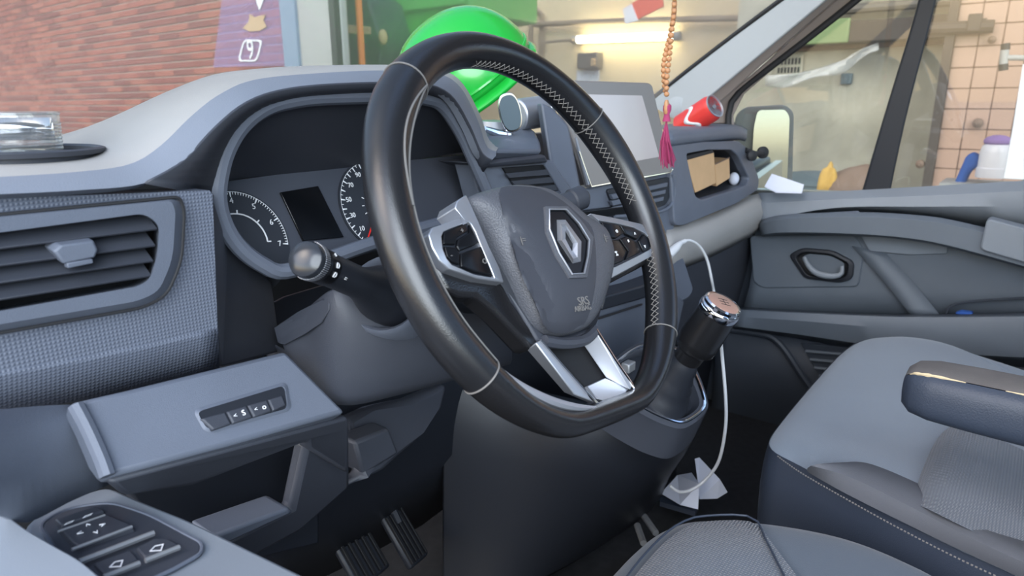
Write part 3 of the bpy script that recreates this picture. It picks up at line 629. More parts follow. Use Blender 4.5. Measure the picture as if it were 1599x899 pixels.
# switch panel
def SW(x, y, o=0):                                   # sloping switch panel plane
    return PP(x, y, SWO+SWN*o, SWN)
SWO, SWN = plane3(PY(112, 628, .150), PY(443, 548, .150), PY(540, 645, .11)); SWN = SWN if SWN.z > 0 else -SWN
spp = [SW(x, y) for x, y in ((108, 628), (205, 606), (446, 547), (541, 643), (360, 694), (168, 745), (150, 720), (128, 668))]
swp = slab('switch_panel', spp, SWN*-.02, M['dash'], da, .004)
build('panel_edge', G().tube(crv([SW(x, y, .001) for x, y in ((118, 632), (138, 670), (158, 715), (168, 743))], 16), .005, 8), M['dash'], swp)
so_ = rnd([SW(x, y, .0005) for x, y in ((300, 640), (448, 595), (456, 640), (330, 676), (318, 672))], .006)
si_ = rnd([SW(x, y, .0025) for x, y in ((307, 643), (445, 601), (450, 637), (331, 670), (322, 667))], .005)
sd_ = inset(si_, .97)
build('switch_bezel', G().grid([so_, si_, [p-SWN*.002 for p in sd_]], cu=True), M['dash'], swp, ang=40)
build('switch_well', G().prism([p-SWN*.0005 for p in sd_], SWN*.0009), M['black'], swp)
xs = [(312, 654, 331, 672), (352, 643, 362, 662), (385, 633, 395, 652), (417, 624, 425, 642), (441, 617, 447, 633)]
for k in range(4):
    x0, y0, x1, y1 = xs[k]; X0, Y0, X2, Y2 = xs[k+1]
    q = [SW(x0+.8, y0, .003), SW(X0-.8, Y0, .003), SW(X2-.8, Y2, .004), SW(x1+.8, y1, .004)]
    s_ = build('switch', G().loft([[p-SWN*.004 for p in q], [q[0], q[1], q[2], q[3]], inset([p+SWN*.0012 for p in q], .86)]), M['dashdark'], da, bevel=.0006)
    if k in (1, 2):
        c = sum(q, V(0, 0, 0))/4+SWN*.0016; r_ = (q[1]-q[0]).normalized(); u_ = (q[0]-q[3]).normalized()
        text('icon', ('S', 'o')[k-1], c+r_*.003, r_, u_, .0065, M['white'], s_); text('icon', '<', c-r_*.004, r_, u_, .005, M['white'], s_)
# lower dash panel under the switches with the open bin
slab('lower_trim', pys([(168, 752, .12), (545, 650, .12), (547, 668, .125), (545, 740, .16), (480, 700, .155), (480, 690, .15), (300, 760, .14), (195, 775, .135)]), (0, .015, 0), M['dashdark'], da, .004)
slab('bin_side', pys([(478, 692, .16), (548, 668, .16), (548, 760, .2), (470, 830, .21), (380, 880, .21), (345, 850, .2), (455, 795, .19)]), (0, .02, 0), M['dashdark'], da, .006)
slab('bin_lip', pys([(330, 838, .185), (452, 793, .185), (460, 800, .19), (350, 852, .19)]), (0, .04, .0), M['dash'], da, .004)
slab('bin_back', pys([(180, 745, .27), (500, 660, .27), (500, 850, .27), (300, 900, .27)]), (0, .02, 0), M['black'], da, .004)
# knee panel right of the bin
slab('knee_bracket', pys([(520, 770, .21), (565, 742, .20), (553, 700, .22), (545, 655, .25), (580, 640, .26), (640, 625, .25), (700, 600, .24), (690, 640, .24), (660, 680, .24), (625, 712, .22), (600, 735, .21)]), (0, .02, 0), M['dashdark'], da, .006)
slab('bracket_step', pys([(553, 690, .205), (608, 668, .205), (624, 708, .20), (567, 743, .20)]), (0, .03, 0), M['dashdark'], da, .004)
build('under_dash', G().grid([crv(pys([(300, 540, .30), (500, 440, .32), (640, 420, .32), (800, 400, .33), (1000, 380, .36)]), 10), crv(pys([(300, 900, .33), (500, 800, .33), (640, 740, .33), (800, 660, .33), (1000, 560, .36)]), 10), crv(pys([(300, 1000, .45), (500, 900, .42), (640, 830, .42), (800, 720, .42), (1000, 640, .4)]), 10)]), M['black'], da, solid=.005)
# ---------------- dash centre
slab('centre_pad', pys([(762, 234, .20), (848, 236, .20), (846, 222, .22), (838, 205, .27), (820, 192, .33), (745, 196, .34), (752, 215, .26)]), (0, .02, -.016), M['dash'], da, .006)
slab('centre_pad_lip', pys([(735, 254, .20), (770, 250, .198), (852, 241, .198), (858, 254, .198), (760, 262, .2)]), (0, .06, 0), M['dashdark'], da, .004)
slab('vent_surround', pys([(735, 252, .215), (862, 250, .21), (905, 310, .2), (900, 345, .2), (758, 345, .215)]), (0, .03, 0), M['dash'], da, .003)
cv = slab('centre_vent', pys([(786, 262, .208), (852, 257, .206), (872, 298, .203), (812, 304, .205)]), (0, .004, 0), M['deep'], da, .001)
for k in range(3): build('slat', G().prism(pys([(790+9*k, 271+12*k, .203), (857+6*k, 264+12*k, .201), (861+6*k, 273+12*k, .201), (796+9*k, 278+12*k, .203)]), (0, .003, 0)), M['dashdark'], cv, bevel=.0005)
build('vent_edge', G().tube(pys([(850, 256, .202), (876, 300, .2)]), .0018, 6), M['dash'], cv)
slab('screen_side', pys([(845, 160, .235), (862, 168, .23), (888, 196, .22), (908, 297, .205), (870, 300, .215), (858, 250, .225)]), (.03, .03, 0), M['dash'], da, .004)
SA, SB, SCc = PY(893, 126, .232), PY(1017, 130, .212), PY(1049, 268, .190)
SO, SN = plane3(SA, SB, SCc); SN = SN if SN.y < 0 else -SN
def S(x, y, o=0): return PP(x, y, SO+SN*o, SN)
ts = slab('touchscreen', [S(x, y) for x, y in ((892, 125), (1013, 129), (1019, 133), (1050, 266), (1047, 270), (922, 292), (905, 240), (880, 180))], SN*-.012, M['screenb'], da, .0025, .004)
slab('screen_panel', [S(x, y, .0006) for x, y in ((917, 147), (1003, 149), (1030, 245), (940, 262))], SN*-.002, M['screen'], ts, .0006, .002)
build('screen_trim', G().tube([S(x, y, .0008) for x, y in ((904, 236), (923, 291), (1046, 269), (1050, 264))], .0016, 6), M['chrome'], ts)
build('side_trim', G().tube([S(x, y, -.001) for x, y in ((898, 215), (918, 288))], .003, 6), M['satin'], ts)
build('screen_knob', G().lathe([(.005, 0), (.005, .004), (.004, .005)], S(1041, 237, .001), SN, 12), M['black'], ts)
# centre stack below the screen
slab('stack_face', pys([(890, 300, .225), (1056, 262, .21), (1062, 320, .205), (1052, 360, .2), (1060, 420, .19), (960, 470, .2), (940, 420, .21), (900, 350, .22)]), (0, .03, 0), M['dash'], da, .004)
c2 = slab('lower_vent', rnd(pys([(948, 296, .216), (1046, 276, .205), (1050, 300, .203), (1040, 320, .203), (1010, 330, .205), (960, 330, .212)]), .008), (0, .01, 0), M['black'], da, .001)
for k in range(3): build('slat', G().prism(pys([(955, 304+10*k, .208), (1043-3*k, 285+11*k, .198), (1042-3*k, 291+11*k, .198), (958, 311+10*k, .208)]), (0, .006, 0)), M['dash'], c2, bevel=.0005)
build('vent_surround_ring', G().tube(crv(pys([(1050, 272, .2), (1054, 300, .198), (1044, 324, .198), (1012, 334, .2), (960, 338, .208)]), 20), .003, 8), M['dash'], c2)
build('control_row', G().prism(pys([(905, 330, .212), (1000, 318, .203), (1003, 330, .203), (910, 345, .212)]), (0, .02, 0)), M['gloss'], da, bevel=.002)
slab('stack_shelf', pys([(945, 462, .17), (1000, 447, .165), (1040, 432, .16), (1042, 452, .16), (1000, 468, .165), (940, 485, .17)]), (0, .06, 0), M['black'], da, .003)
slab('stack_lower', pys([(930, 478, .18), (1045, 445, .165), (1070, 470, .17), (1050, 560, .2), (960, 560, .2), (930, 560, .2)]), (0, .03, 0), M['dash'], da, .006)
build('stack_crease', G().tube(pys([(935, 497, .178), (1002, 475, .172)]), .002, 6), M['seal'], da)
slab('socket_panel', rnd(pys([(1040, 395, .185), (1064, 392, .183), (1072, 415, .18), (1084, 452, .178), (1076, 466, .178), (1045, 480, .18)]), .012), (0, .04, 0), M['dash'], da, .006)
# ---------------- passenger side dash
rows = [pys(r) for r in (
    [(1030, 196, .42), (1100, 190, .42), (1150, 192, .38), (1168, 200, .33)],
    [(1040, 205, .22), (1100, 201, .22), (1148, 198, .222), (1166, 206, .225)],
    [(1043, 212, .206), (1100, 207, .207), (1148, 204, .21), (1166, 211, .215)],
    [(1045, 224, .204), (1100, 217, .205), (1148, 213, .208), (1165, 216, .214)],
    [(1046, 230, .212), (1100, 222, .213), (1148, 218, .216), (1163, 220, .222)])]
build('shelf_pad', G().grid([crv(r, 20) for r in rows]), M['dash'], da, ang=60, solid=.003)
fo = rnd(pys([(1046, 228, .206), (1100, 221, .206), (1154, 220, .208), (1168, 232, .206), (1186, 280, .20), (1184, 296, .196), (1150, 318, .194), (1068, 352, .19), (1054, 352, .19)]), .015)
fi = rnd(pys([(1072, 240, .204), (1105, 234, .204), (1142, 234, .206), (1152, 242, .204), (1170, 278, .199), (1166, 289, .196), (1148, 296, .195), (1096, 312, .195), (1086, 306, .195)]), .010)
build('passenger_face', G().ring(fo, fi, (0, .02, 0)), M['dash'], da, bevel=.004, seg=3)
build('cubby', G().loft([[p+V(0, .015, 0) for p in fi], [p+V(0.02, .11, 0) for p in inset(fi, .95)]], False, True), M['dashdark'], da)
rows = [pys(r) for r in (
    [(1040, 352, .25), (1110, 330, .25), (1184, 298, .25)],
    [(1040, 358, .205), (1110, 338, .203), (1186, 304, .20)],
    [(1040, 372, .19), (1110, 350, .188), (1192, 312, .187)],
    [(1044, 396, .18), (1112, 370, .178), (1196, 330, .178)],
    [(1048, 414, .185), (1114, 388, .184), (1196, 348, .184)],
    [(1050, 424, .21), (1115, 398, .21), (1196, 356, .21)])]
build('glovebox_roll', G().grid([crv(r, 20) for r in rows]), M['dashtop'], da, ang=60, solid=.003)
slab('glovebox_lower', pys([(1040, 420, .215), (1198, 348, .215), (1200, 420, .23), (1196, 480, .25), (1150, 520, .26), (1060, 540, .26)]), (0, .02, 0), M['dashdark'], da, .006)
slab('footwell_panel', pys([(1040, 500, .275), (1200, 420, .275), (1210, 640, .33), (1100, 680, .33)]), (0, .02, 0), M['black'], da, .006)
# ---------------- cup holder ring on the left pad
pa_, pb_ = PY(34, 270, .178), PY(34, 240, .36)
nU = V(1, 0, 0).cross(pb_-pa_).normalized(); hc = pa_.lerp(pb_, .50)+nU*.006
hr = build('cup_holder', G().lathe([(.0545, 0), (.056, .0035), (.053, .0045), (.050, .003), (.049, -.004), (.0, -.004)], hc, nU, 40), M['dashdark'], da)
build('holder_shade', G().lathe([(.049, 0), (.049, .001)], hc-nU*.003, nU, 40), M['black'], hr)  # flush dark disc painted in place of the holder's shaded depth

# ================================================================== STEERING COLUMN
sc = thing('steering_column', V(0, .15, -.15), 'grey steering column shroud behind the wheel with two stalks', 'steering column')
R_ = [[(430, 512, .21), (470, 488, .18), (517, 450, .125), (545, 448, .118), (600, 440, .11), (660, 440, .10), (740, 440, .10), (800, 440, .10)],
      [(436, 520, .20), (475, 500, .17), (518, 475, .118), (560, 480, .105), (610, 485, .095), (670, 490, .088), (740, 490, .085), (800, 490, .085)],
      [(440, 535, .198), (478, 540, .165), (518, 545, .125), (562, 545, .105), (615, 548, .092), (680, 545, .082), (745, 535, .08), (800, 530, .08)],
      [(444, 544, .198), (482, 582, .168), (518, 618, .135), (560, 622, .115), (615, 612, .10), (685, 596, .09), (748, 578, .088), (800, 565, .088)],
      [(446, 548, .2), (484, 590, .172), (520, 632, .142), (545, 645, .13), (610, 628, .115), (690, 604, .105), (750, 585, .10), (800, 572, .10)]]
rows = [crv(pys(r), 30) for r in R_]; rows.append([p+V(.02, .12, -.0) for p in rows[-1]])
build('shroud', G().grid(rows), M['dashdark'], sc, ang=60, solid=.003, sub=1)
slab('shroud_flap', pys([(437, 514, .196), (480, 489, .168), (517, 467, .122), (517, 484, .12), (505, 505, .13), (480, 522, .155), (444, 541, .19)]), (0, .012, 0), M['dashdark'], sc, .003)
s0, s1 = PY(606, 462, .10), PY(472, 402, .045)
ax = (s1-s0).normalized(); ln = (s1-s0).length; s = 1
stk = build('stalk', G().lathe([(.027, -.03), (.0265, .0), (.024, .018), (.0170, .042), (.0130, .06), (.0122, ln-.03)], s0, ax, 28), M['black'], sc)
build('collar', G().lathe([(.036, -.03), (.037, .004), (.034, .010), (.030, .004), (.029, -.03)], s0, (ax+V(.05, -.05, .12)).normalized(), 32), M['dash'], sc)
build('stalk_ring', G().lathe([(.0122, 0), (.0130, .001), (.0130, .014), (.0122, .015)], s0+ax*(ln-.033), ax, 28), M['gloss'], stk)
build('stalk_knob', G().lathe([(.0125, 0), (.0132, .002), (.0132, .011), (.0122, .0135), (.009, .0155), (.004, .0165), (0, .0167)], s0+ax*(ln-.017), ax, 28), M['knob'], stk)
g = G()
e1 = ax.orthogonal().normalized(); e2 = ax.cross(e1)
for k in range(56):
    a = k*2*math.pi/56; o_ = e1*math.cos(a)+e2*math.sin(a); g.box(s0+ax*(ln-.0115)+o_*.0132, (.0007, .0007, .006), (o_, ax.cross(o_), ax))
build('grip_ridges', g, M['satin'], stk)
vd = (CAM-s0).normalized(); side = (vd-ax*vd.dot(ax)).normalized(); tg_ = ax.cross(side)
for k, (s_, off, an) in enumerate((('D', .0, -.15), ('D', .0, .38), ('*', .0, .95), ('=', -.016, -.1))):
    o_ = (side*math.cos(an)+tg_*math.sin(an)); text('icon', s_, s0+ax*(ln-.026+off)+o_*.0133, ax*-1, o_.cross(ax*-1), .0058, M['white'], stk)
w0, w1 = PY(850, 330, .10), PY(903, 310, .085)
build('wiper_stalk', G().lathe([(.012, -.05), (.012, (w1-w0).length-.012), (.014, (w1-w0).length-.01), (.014, (w1-w0).length+.006), (.009, (w1-w0).length+.011), (0, (w1-w0).length+.012)], w0, w1-w0, 20), M['dashdark'], sc)
build('column_tube', G().tube([WN*-.02, WN*-.25], .045, 20), M['black'], sc)

# ================================================================== STEERING WHEEL
sw = thing('steering_wheel', V(0, 0, 0), 'black leather steering wheel with silver trimmed spokes and diamond emblem', 'steering wheel')
def rim_r(a):                                        # centreline radius with the flattened bottom
    c = math.cos(a); r = .172
    if c < 0:
        f = .1655/max(1e-3, -c); k = 26; r = -math.log(math.exp(-k*r*20)+math.exp(-k*f*20))/(k*20)
    return r
def rim_pt(a, rr, cc): r = rim_r(a); return wl3(math.sin(a)*(r+rr), math.cos(a)*(r+rr), cc)
def rim_sec(d, grip):
    k = max(0, min(1, (d-2.15)/.55)); k = k*k*(3-2*k); return .0155+grip-.0045*k, .0168+grip*.5-.0015*k, .0035*k
def rim_loop(a, grow=0, n=20):
    d = abs(((a+math.pi) % (2*math.pi))-math.pi); grip = math.exp(-((d-.95)/.32)**2)*.0032
    ra, rc, sh = rim_sec(d, grip); ra += grow; rc += grow
    return [rim_pt(a, sh+ra*math.cos(t), rc*math.sin(t)) for t in (k*2*math.pi/n for k in range(n))]
SA_, SB_ = math.radians(45.9), math.radians(131.6)
for nm, a0, a1, m in (('rim_section', -SA_, SA_, M['leather']), ('rim_section', SA_, SB_, M['leather2']), ('rim_section', SB_, 2*math.pi-SB_, M['leather']), ('rim_section', 2*math.pi-SB_, 2*math.pi-SA_, M['leather2'])):
    n = int((a1-a0)/.04); build(nm, G().loft([rim_loop(a0+(a1-a0)*k/n) for k in range(n+1)]), m, sw, ang=60)
for a in (-SA_, SA_, -SB_, SB_):
    lp = rim_loop(a, .0002, 32); build('rim_seam', G().tube(lp, .0007, 6, closed=True), M['seam'], sw)
# inner piping on the left, cross stitching at top and right
def inner(a, ang, gr=.0004): # point on the rim surface at section angle ang (pi = inside)
    d = abs(((a+math.pi) % (2*math.pi))-math.pi); grip = math.exp(-((d-.95)/.32)**2)*.0032
    ra, rc, sh = rim_sec(d, grip); return rim_pt(a, sh+(ra+gr)*math.cos(ang), (rc+gr)*math.sin(ang))
pi = math.pi
build('rim_piping', G().tube([inner(-math.radians(46+86*k/50), pi*(.70+.10*k/50)-.0*k) for k in range(51)], .0009, 6), M['seam'], sw)
build('rim_piping', G().tube([inner(-math.radians(46+40*k/30), pi*(.70-.13*math.sin(pi*k/30))) for k in range(31)], .0009, 6), M['seam'], sw)
g = G()
for k in range(62):
    a = math.radians(-14+2.35*k)
    if 78 < math.degrees(a) < 101: continue
    a2 = a+math.radians(2.6); A0, A1 = pi*.87, pi*1.03
    g.tube([inner(a, A0, .0001), inner((a+a2)/2, (A0+A1)/2, .0006), inner(a2, A1, .0001)], .00036, 4); g.tube([inner(a, A1, .0001), inner((a+a2)/2, (A0+A1)/2, .0006), inner(a2, A0, .0001)], .00036, 4)
tag(build('cross_stitching', g, M['thread'], sw), kind='stuff')
# silver crescent at the lower left inside of the rim
cr = crv([WP(x, y, .009) for x, y in ((779, 573), (800, 592), (830, 612), (865, 628), (900, 636), (935, 637))], 30)
build('rim_trim', G().tube(cr, [.0012+.0028*math.sin(pi*min(1, k/29*1.0)) for k in range(30)], 8), M['satin'], sw)
# hub behind the pad
build('hub', G().lathe([(.05, -.03), (.07, -.02), (.075, -.008), (.06, .0)], wl3(-.004, -.03, 0), WN, 32), M['black'], sw)
# airbag cover
PO = [(729, 312), (745, 302), (772, 294), (800, 290), (828, 292), (852, 298), (880, 315), (910, 340), (938, 358), (949, 380), (953, 402), (950, 430), (942, 458), (930, 490), (915, 511), (895, 520), (868, 524), (848, 517), (832, 503), (812, 465), (790, 420), (765, 370), (742, 335)]
po = crv([WP(x, y, .0) for x, y in PO], 72, True)
pc = WP(862, 402, .0)
def dome(f, h): return [pc+(p-pc)*f+WN*h for p in po]
lay = [[p-WN*.016 for p in po], po, dome(.985, .004), dome(.95, .0085), dome(.88, .0125), dome(.75, .016), dome(.55, .0185), dome(.3, .0195), dome(.08, .02)]
ab = build('airbag_cover', G().loft(lay), M['padm'], sw, ang=75)
# smoother centre field: a thin raised skin over the middle
CF = [(782, 294), (828, 293), (852, 299), (880, 316), (908, 341), (925, 360), (930, 420), (924, 470), (912, 505), (893, 516), (868, 520), (850, 510), (838, 480), (812, 425), (795, 370), (783, 325)]
def dome_h(p):
    lo, hi = 0, 1
    d = p-pc; 
    # find scale f with p on dome(f): nearest outline direction
    b = max(range(72), key=lambda k: (po[k]-pc).normalized().dot(d.normalized()) if d.length > 1e-6 else 0)
    f = min(1, d.length/(po[b]-pc).length); T = [(1, 0), (.985, .004), (.95, .0085), (.88, .0125), (.75, .016), (.55, .0185), (.3, .0195), (0, .02)]
    for (f0, h0), (f1, h1) in zip(T, T[1:]):
        if f >= f1: return h1+(h0-h1)*(f-f1)/(f0-f1)
    return .02
def onpad(x, y, o=0):
    p = WP(x, y, .012)
    for _ in range(6):
        h = dome_h(p-WN*p.dot(WN)); p = WP(x, y, h)
    return p+WN*o
cfl = crv([V(x, y, 0) for x, y in CF], 60, True); cc = V(862, 402, 0)
rows = [[onpad(*(cc+(q-cc)*f).xy, .0006) for q in cfl] for f in (1, .93, .85, .7, .5, .3, .1)]
build('cover_centre', G().loft(rows), M['pads'], ab, ang=75, solid=.0008)
# emblem: octagonal frame, black field, folded diamond
eo = [(852, 322), (887, 322), (908, 344), (927, 370), (923, 400), (917, 433), (890, 434), (868, 398), (853, 362)]
ei = [(857, 327), (884, 327), (904, 349), (920, 375), (918, 400), (912, 427), (893, 428), (873, 395), (858, 358)]
EH = .022
oo = [WP(x, y, EH) for x, y in eo]; ii = [WP(x, y, EH+.001) for x, y in ei]
fr_ = build('emblem_frame', G().grid([[p-WN*.008 for p in oo], oo, ii, [p-WN*.004 for p in ii]], cu=True), M['padm'], ab, ang=20)
build('emblem_line', G().tube([p+WN*.0004 for p in ii], .0008, 6, closed=True), M['satin'], fr_)
build('emblem_field', G().prism([p-WN*.0015 for p in ii], WN*-.006), M['gloss'], ab)
do = [WP(x, y, EH) for x, y in ((870, 343), (883, 343), (908, 377), (907, 408), (895, 411), (871, 375))]
dm = [WP(x, y, EH+.004) for x, y in ((876, 350), (883, 350), (902, 379), (902, 402), (895, 404), (877, 375))]
di = [WP(x, y, EH) for x, y in ((883, 360), (884, 361), (895, 380), (894, 391), (893, 392), (883, 373))]
build('emblem_diamond', G().grid([do, dm, di, [p-WN*.002 for p in di], [p-WN*.002 for p in do]], cu=True, cv=True), M['satin'], ab, flat=True)
text('lettering', 'SRS', onpad(909, 471, .0016), WX, WU, .0105, M['seam'], ab); text('lettering', 'AIRBAG', onpad(908, 482, .0016), WX, WU, .0068, M['seam'], ab)
for x, y in ((815, 376), (945, 372)): text('horn_mark', '|=', onpad(x, y, .0016), WX, WU, .008, M['seam'], ab)
# left spoke
lo_ = [WP(*q, .004) for q in ((669, 366), (675, 355), (700, 347), (722, 339), (710, 325), (714, 313), (728, 304), (735, 318), (747, 345), (764, 385), (780, 418), (787, 441), (745, 435), (700, 420), (685, 405), (674, 385))]
li_ = [WP(*q, .006) for q in ((690, 369), (693, 361), (705, 356), (724, 349), (728, 347), (730, 347), (733, 347), (737, 351), (743, 362), (752, 385), (764, 412), (773, 434), (740, 428), (706, 413), (698, 403), (692, 388))]
sf = build('spoke', G().grid([[p-WN*.022 for p in lo_], lo_, li_, [p-WN*.006 for p in li_]], cu=True), M['satin'], sw, ang=25, bevel=.0008)
build('button_panel', G().prism([p-WN*.003 for p in li_], WN*-.008), M['black'], sf)
for q in ([(693, 363), (726, 349), (731, 360), (712, 372), (710, 382), (692, 381)], [(733, 350), (748, 378), (738, 384), (717, 392), (713, 385), (715, 374), (733, 363)], [(694, 385), (711, 386), (718, 396), (717, 413), (705, 409), (697, 400)], [(719, 396), (752, 384), (770, 431), (741, 425), (720, 416)]):
    p = [WP(*x, .005) for x in q]; build('button', G().loft([[v-WN*.005 for v in p], p, inset([v+WN*.0008 for v in p], .9)]), M['gloss'], sf, bevel=.0004)
for s_, x, y in (('O', 757, 408), ('+', 722, 360), ('-', 705, 398)): text('icon', s_, WP(x, y, .0068), WX, WU, .006, M['seam'], sf)
# dark spoke body below the left pod, going down to the lower spoke
build('spoke_body', G().prism([WP(*q, -.004) for q in ((668, 372), (690, 408), (705, 421), (785, 441), (800, 470), (846, 532), (838, 545), (828, 544), (775, 488), (745, 463), (718, 462), (700, 455), (680, 420))], WN*-.02), M['leather'], sw, bevel=.004)
build('lower_body', G().prism([WP(*q, -.002) for q in ((795, 452), (832, 505), (850, 520), (870, 527), (895, 523), (918, 513), (930, 512), (912, 536), (855, 541), (840, 533))], WN*-.02), M['dashdark'], sw, bevel=.004)
# right spoke
ro_ = [WP(*q, .004) for q in ((922, 333), (960, 340), (1000, 349), (1022, 358), (1034, 372), (1037, 383), (1030, 393), (1003, 408), (955, 434), (944, 440), (952, 405), (945, 365))]
ri_ = [WP(*q, .006) for q in ((935, 344), (965, 349), (990, 355), (1008, 364), (1017, 374), (1020, 382), (1016, 389), (995, 400), (962, 416), (951, 419), (954, 402), (948, 372))]
rf_ = build('spoke', G().grid([[p-WN*.022 for p in ro_], ro_, ri_, [p-WN*.006 for p in ri_]], cu=True), M['satin'], sw, ang=25, bevel=.0008)
build('button_panel', G().prism([p-WN*.003 for p in ri_], WN*-.008), M['black'], rf_)
for q in ([(940, 347), (966, 351), (974, 364), (962, 372), (950, 371)], [(969, 352), (988, 356), (1003, 364), (994, 374), (977, 366)], [(1005, 365), (1016, 375), (1017, 386), (1005, 393), (997, 376)], [(951, 375), (965, 374), (978, 392), (972, 408), (956, 414), (955, 400)], [(968, 373), (977, 369), (994, 378), (1001, 394), (976, 406), (981, 392)]):
    p = [WP(*x, .005) for x in q]; build('button', G().loft([[v-WN*.005 for v in p], p, inset([v+WN*.0008 for v in p], .9)]), M['gloss'], rf_, bevel=.0004)
for s_, x, y in (('o', 963, 360), ('^', 992, 366), ('v', 1007, 384), ('*', 982, 378), ('%', 963, 396)): text('icon', s_, WP(x, y, .0068), WX, WU, .007, M['white'], rf_)
# rim brackets joining pods and rim
build('spoke_body', G().prism([WP(*q, -.003) for q in ((940, 352), (1000, 345), (1030, 355), (1045, 385), (1030, 400), (1000, 418), (950, 444))], WN*-.018), M['leather'], sw, bevel=.004)
# lower double spoke
build('spoke_arm', G().loft([[WP(*q, .004) for q in ((836, 535), (844, 530), (929, 628), (897, 616))], [WP(*q, -.010) for q in ((822, 546), (844, 540), (922, 630), (880, 612))]]), M['satin'], sw, bevel=.0012)
build('spoke_arm', G().loft([[WP(*q, .004) for q in ((929, 513), (932, 515), (988, 601), (984, 609))], [WP(*q, -.010) for q in ((909, 536), (916, 536), (960, 598), (946, 590))]]), M['satin'], sw, bevel=.0012)
build('spoke_plate', G().prism([WP(*q, z) for q, z in (((917, 603), -.009), ((945, 590), -.009), ((983, 606), .002), ((976, 614), .002), ((942, 626), .002), ((933, 622), .002))], WN*-.004), M['satin'], sw, bevel=.0006)
build('spoke_insert', G().prism([WP(*q, -.013) for q in ((850, 536), (912, 532), (950, 590), (915, 606))], WN*-.004), M['deep'], sw)
build('spoke_trim', G().tube(crv([WP(*q, .005) for q in ((844, 531), (885, 578), (929, 626), (942, 632), (965, 626), (986, 612), (988, 602), (960, 560), (931, 514))], 60), .0013, 6), M['chrome'], sw)
build('spoke_hood', G().tube(crv([WP(*q, .001) for q in ((850, 532), (880, 536), (912, 531), (930, 515))], 14), [.005]*14, 8), M['dashdark'], sw)

# ================================================================== GEAR LEVER, CONSOLE
gc = thing('gear_console', V(.35, .05, -.6), 'dark centre console with a chrome lined gear lever surround', 'console')
GO, GN = plane3(PX(1085, 588, .41), PX(1060, 660, .33), PX(950, 578, .29)); GN = GN if GN.z > 0 else -GN
def Q(x, y, o=0): return PP(x, y, GO+GN*o, GN)
go_ = crv([Q(x, y) for x, y in ((940, 585), (975, 548), (1010, 533), (1055, 540), (1085, 572), (1104, 622), (1101, 645), (1070, 668), (1040, 664), (1000, 645), (955, 615))], 60, True)
gi_ = crv([Q(x, y) for x, y in ((955, 582), (982, 556), (1010, 545), (1050, 552), (1074, 582), (1091, 620), (1088, 638), (1064, 653), (1040, 648), (1005, 632), (968, 605))], 60, True)
gm_ = [a.lerp(b, .55)+GN*.002 for a, b in zip(go_, gi_)]
ca = inset(go_, 1.0)
dn = [V(p.x+.0, p.y+.02, p.z-.05) for p in inset(go_, 1.04)]
sr = build('lever_surround', G().grid([dn, [p-GN*.006 for p in inset(go_, 1.02)], go_, gm_, gi_, [p-GN*.02 for p in inset(gi_, .95)]], cu=True), M['dashdark'], gc, ang=60)
build('chrome_line', G().tube([p+GN*.001 for p in gm_], .0024, 8, closed=True), M['chrome'], gc)
build('surround_floor', G().prism([p-GN*.016 for p in inset(gi_, .97)], GN*-.004), M['black'], gc)
# console body falling to the floor
rows = [crv(pys([(700, 600, .34), (800, 600, .27), (900, 620, .17), (1000, 640, .085), (1060, 668, .02), (1103, 640, .0), (1104, 610, .06)]), 26),
        crv(pys([(690, 660, .34), (800, 680, .25), (900, 700, .15), (1000, 700, .075), (1055, 690, .035), (1092, 660, .02), (1100, 640, .08)]), 26),
        crv(pys([(690, 740, .34), (800, 760, .25), (900, 770, .16), (980, 770, .10), (1030, 745, .07), (1070, 710, .06), (1080, 680, .14)]), 26),
        crv(pys([(690, 860, .35), (780, 870, .26), (850, 865, .20), (920, 845, .16), (985, 805, .13), (1020, 770, .12), (1050, 730, .2)]), 26),
        crv(pys([(690, 940, .35), (780, 940, .25), (850, 905, .205), (930, 858, .17), (1000, 812, .145), (1030, 780, .135), (1060, 740, .22)]), 26)]
build('console_body', G().grid(rows), M['black'], gc, ang=80, solid=.004, sub=1)
tag(build('parking_switch', G().box(Q(981, 572, -.004), (.02, .014, .014)), M['greymetal'], gc, bevel=.002))
gl_ = thing('gear_lever', Q(1035, 608), 'black gear lever with chrome collar and pinkish cap on the console', 'gear lever')
b0, b1 = PX(1040, 610, .345), PX(1128, 476, .345)
ax = (b1-b0).normalized(); ln = (b1-b0).length
build('boot', G().lathe([(.040, -.015), (.036, .0), (.030, .012), (.031, .017), (.025, .026), (.026, .031), (.021, .042), (.022, .047), (.018, .058), (.0165, .07)], b0, ax, 24), M['black'], gl_, ang=70)
kz = .058
build('knob', G().lathe([(.0165, kz), (.019, kz+.004), (.020, kz+.018), (.021, kz+.02), (.0275, kz+.026), (.0285, kz+.04), (.0265, ln-.012)], b0, ax, 32), M['leather'], gl_, ang=50)
build('knob_collar', G().lathe([(.0268, ln-.014), (.0275, ln-.012), (.0275, ln-.006), (.0262, ln-.003), (.025, ln-.002), (.0255, ln+.002), (.0235, ln+.004), (.021, ln+.003)], b0, ax, 32), M['chrome'], gl_)
kc = build('knob_cap', G().lathe([(.0212, ln), (.0212, ln+.0035), (.019, ln+.0045), (0, ln+.005)], b0, ax, 32), M['pinkdisc'], gl_)
g = G(); e1 = ax.orthogonal().normalized(); e2 = ax.cross(e1); cc_ = b0+ax*(ln+.005)
for k in (-1, 0, 1): g.tube([cc_+e1*.006*k-e2*.007, cc_+e1*.006*k+e2*.007], .0005, 4)
g.tube([cc_-e1*.006, cc_+e1*.006], .0005, 4)
build('gear_pattern', g, M['seal'], kc)

